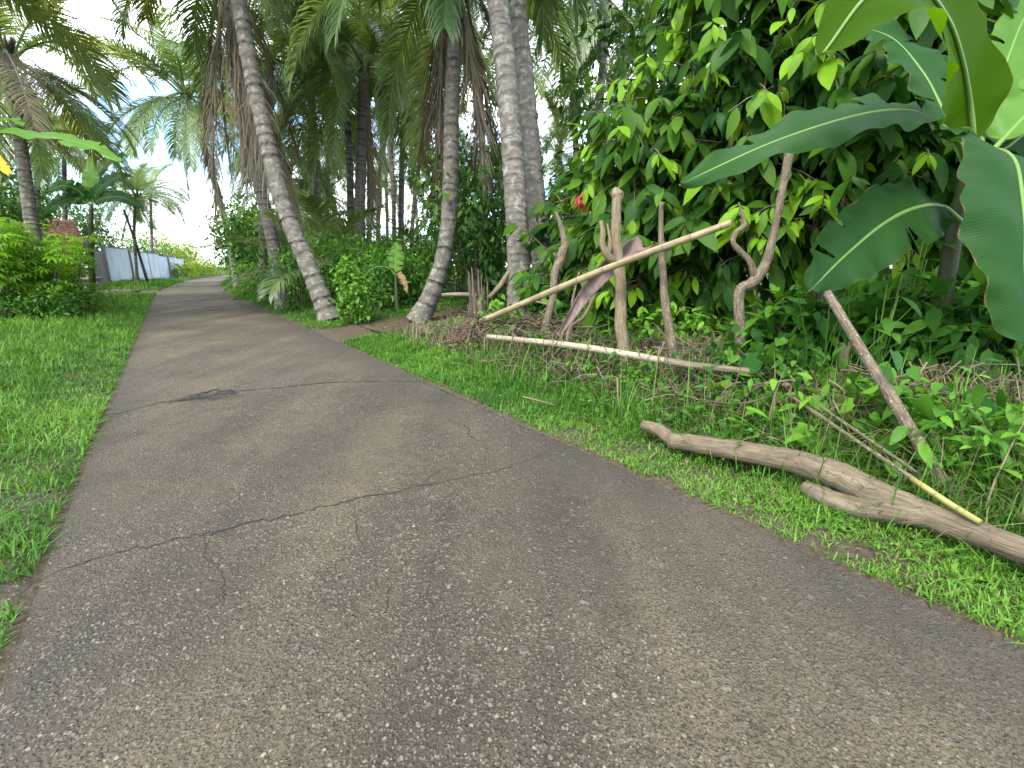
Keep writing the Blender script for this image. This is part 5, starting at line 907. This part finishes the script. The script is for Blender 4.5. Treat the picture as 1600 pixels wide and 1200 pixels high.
for k in (1, 4):
    c = wl + d * brk[k]; V, F = box([c[0], c[1], gz(c[0], c[1]) + 1.2], .14, .3, 2.7, rzw); part('pier', MB().add(V, F), M['concrete'], wall, False)
gb = on_ground(W(160, 448, 33)); gate = thing('gate', 'dark metal gate beside the white wall end', 'gate', gb)
for px, hh in ((150, 3.0), (172, 2.7)):
    p = on_ground(W(px, 446, 33.5)); V, F = box(p + [0, 0, hh / 2], .2, .2, hh, rzw); part('post', MB().add(V, F), M['dark_metal'], gate, False)
pa, pb = on_ground(W(152, 446, 33.5)), on_ground(W(170, 446, 33.5)); gd = pb - pa
for k in range(6):
    p = pa + gd * (k + .5) / 6; V, F = box(p + [0, 0, 1.2], np.linalg.norm(gd) / 6 - .02, .05, 2.2, math.atan2(gd[1], gd[0])); part('board', MB().add(V, F), M['dark_metal'], gate, False)
kb = on_ground(W(148, 460, 26)); V, F = box(kb + [0, 0, .25], 1.3, .5, .7, rzw); V2, F2 = box(kb + [0, 0, .63], 1.45, .6, .08, rzw)
kw = thing('low_wall', 'low grey concrete wall stub in front of the gate', 'wall', kb); part('block', MB().add(V, F), M['concrete'], kw, False); part('coping', MB().add(V2, F2), M['concrete'], kw, False)
slab = on_ground(W(190, 457, 25.5)); V, F = box(slab + [0, 0, .06], 2.2, .5, .1, rzw + .9); single('stone_slab', MB().add(V, F), M['stone'], 'pale flat slab lying at the mouth of the gate drive', 'slab', slab, smooth=False)
pb_ = on_ground(W(231, 440, 37)); P = np.array([pb_ - [0, 0, .1], pb_ + [-.25, -.2, 3.0], pb_ + [-.5, -.4, 5.4]]); V, F = tube(catmull(P, 8), np.linspace(.11, .08, 8), 10); single('utility_pole', MB().add(V, F), M['dark_metal'], 'thin black leaning pole standing in front of the white wall', 'pole', pb_)
for k, (a, h) in enumerate([((-120, 30, 8.5), 5.3), ((-120, 190, 8.5), 4.9)]):
    A_, B_ = W(*a), pb_ + [-.5, -.4, h]; u = np.linspace(0, 1, 30)[:, None]; C = A_ + (B_ - A_) * u; C[:, 2] -= (.9 * 4 * u * (1 - u)).ravel(); V, F = tube(C, .014, 5, False)
    single('cable', MB().add(V, F), M['cable'], ['upper black cable sagging down to the leaning black pole', 'lower black cable sagging down to the leaning black pole'][k], 'cable', A_)
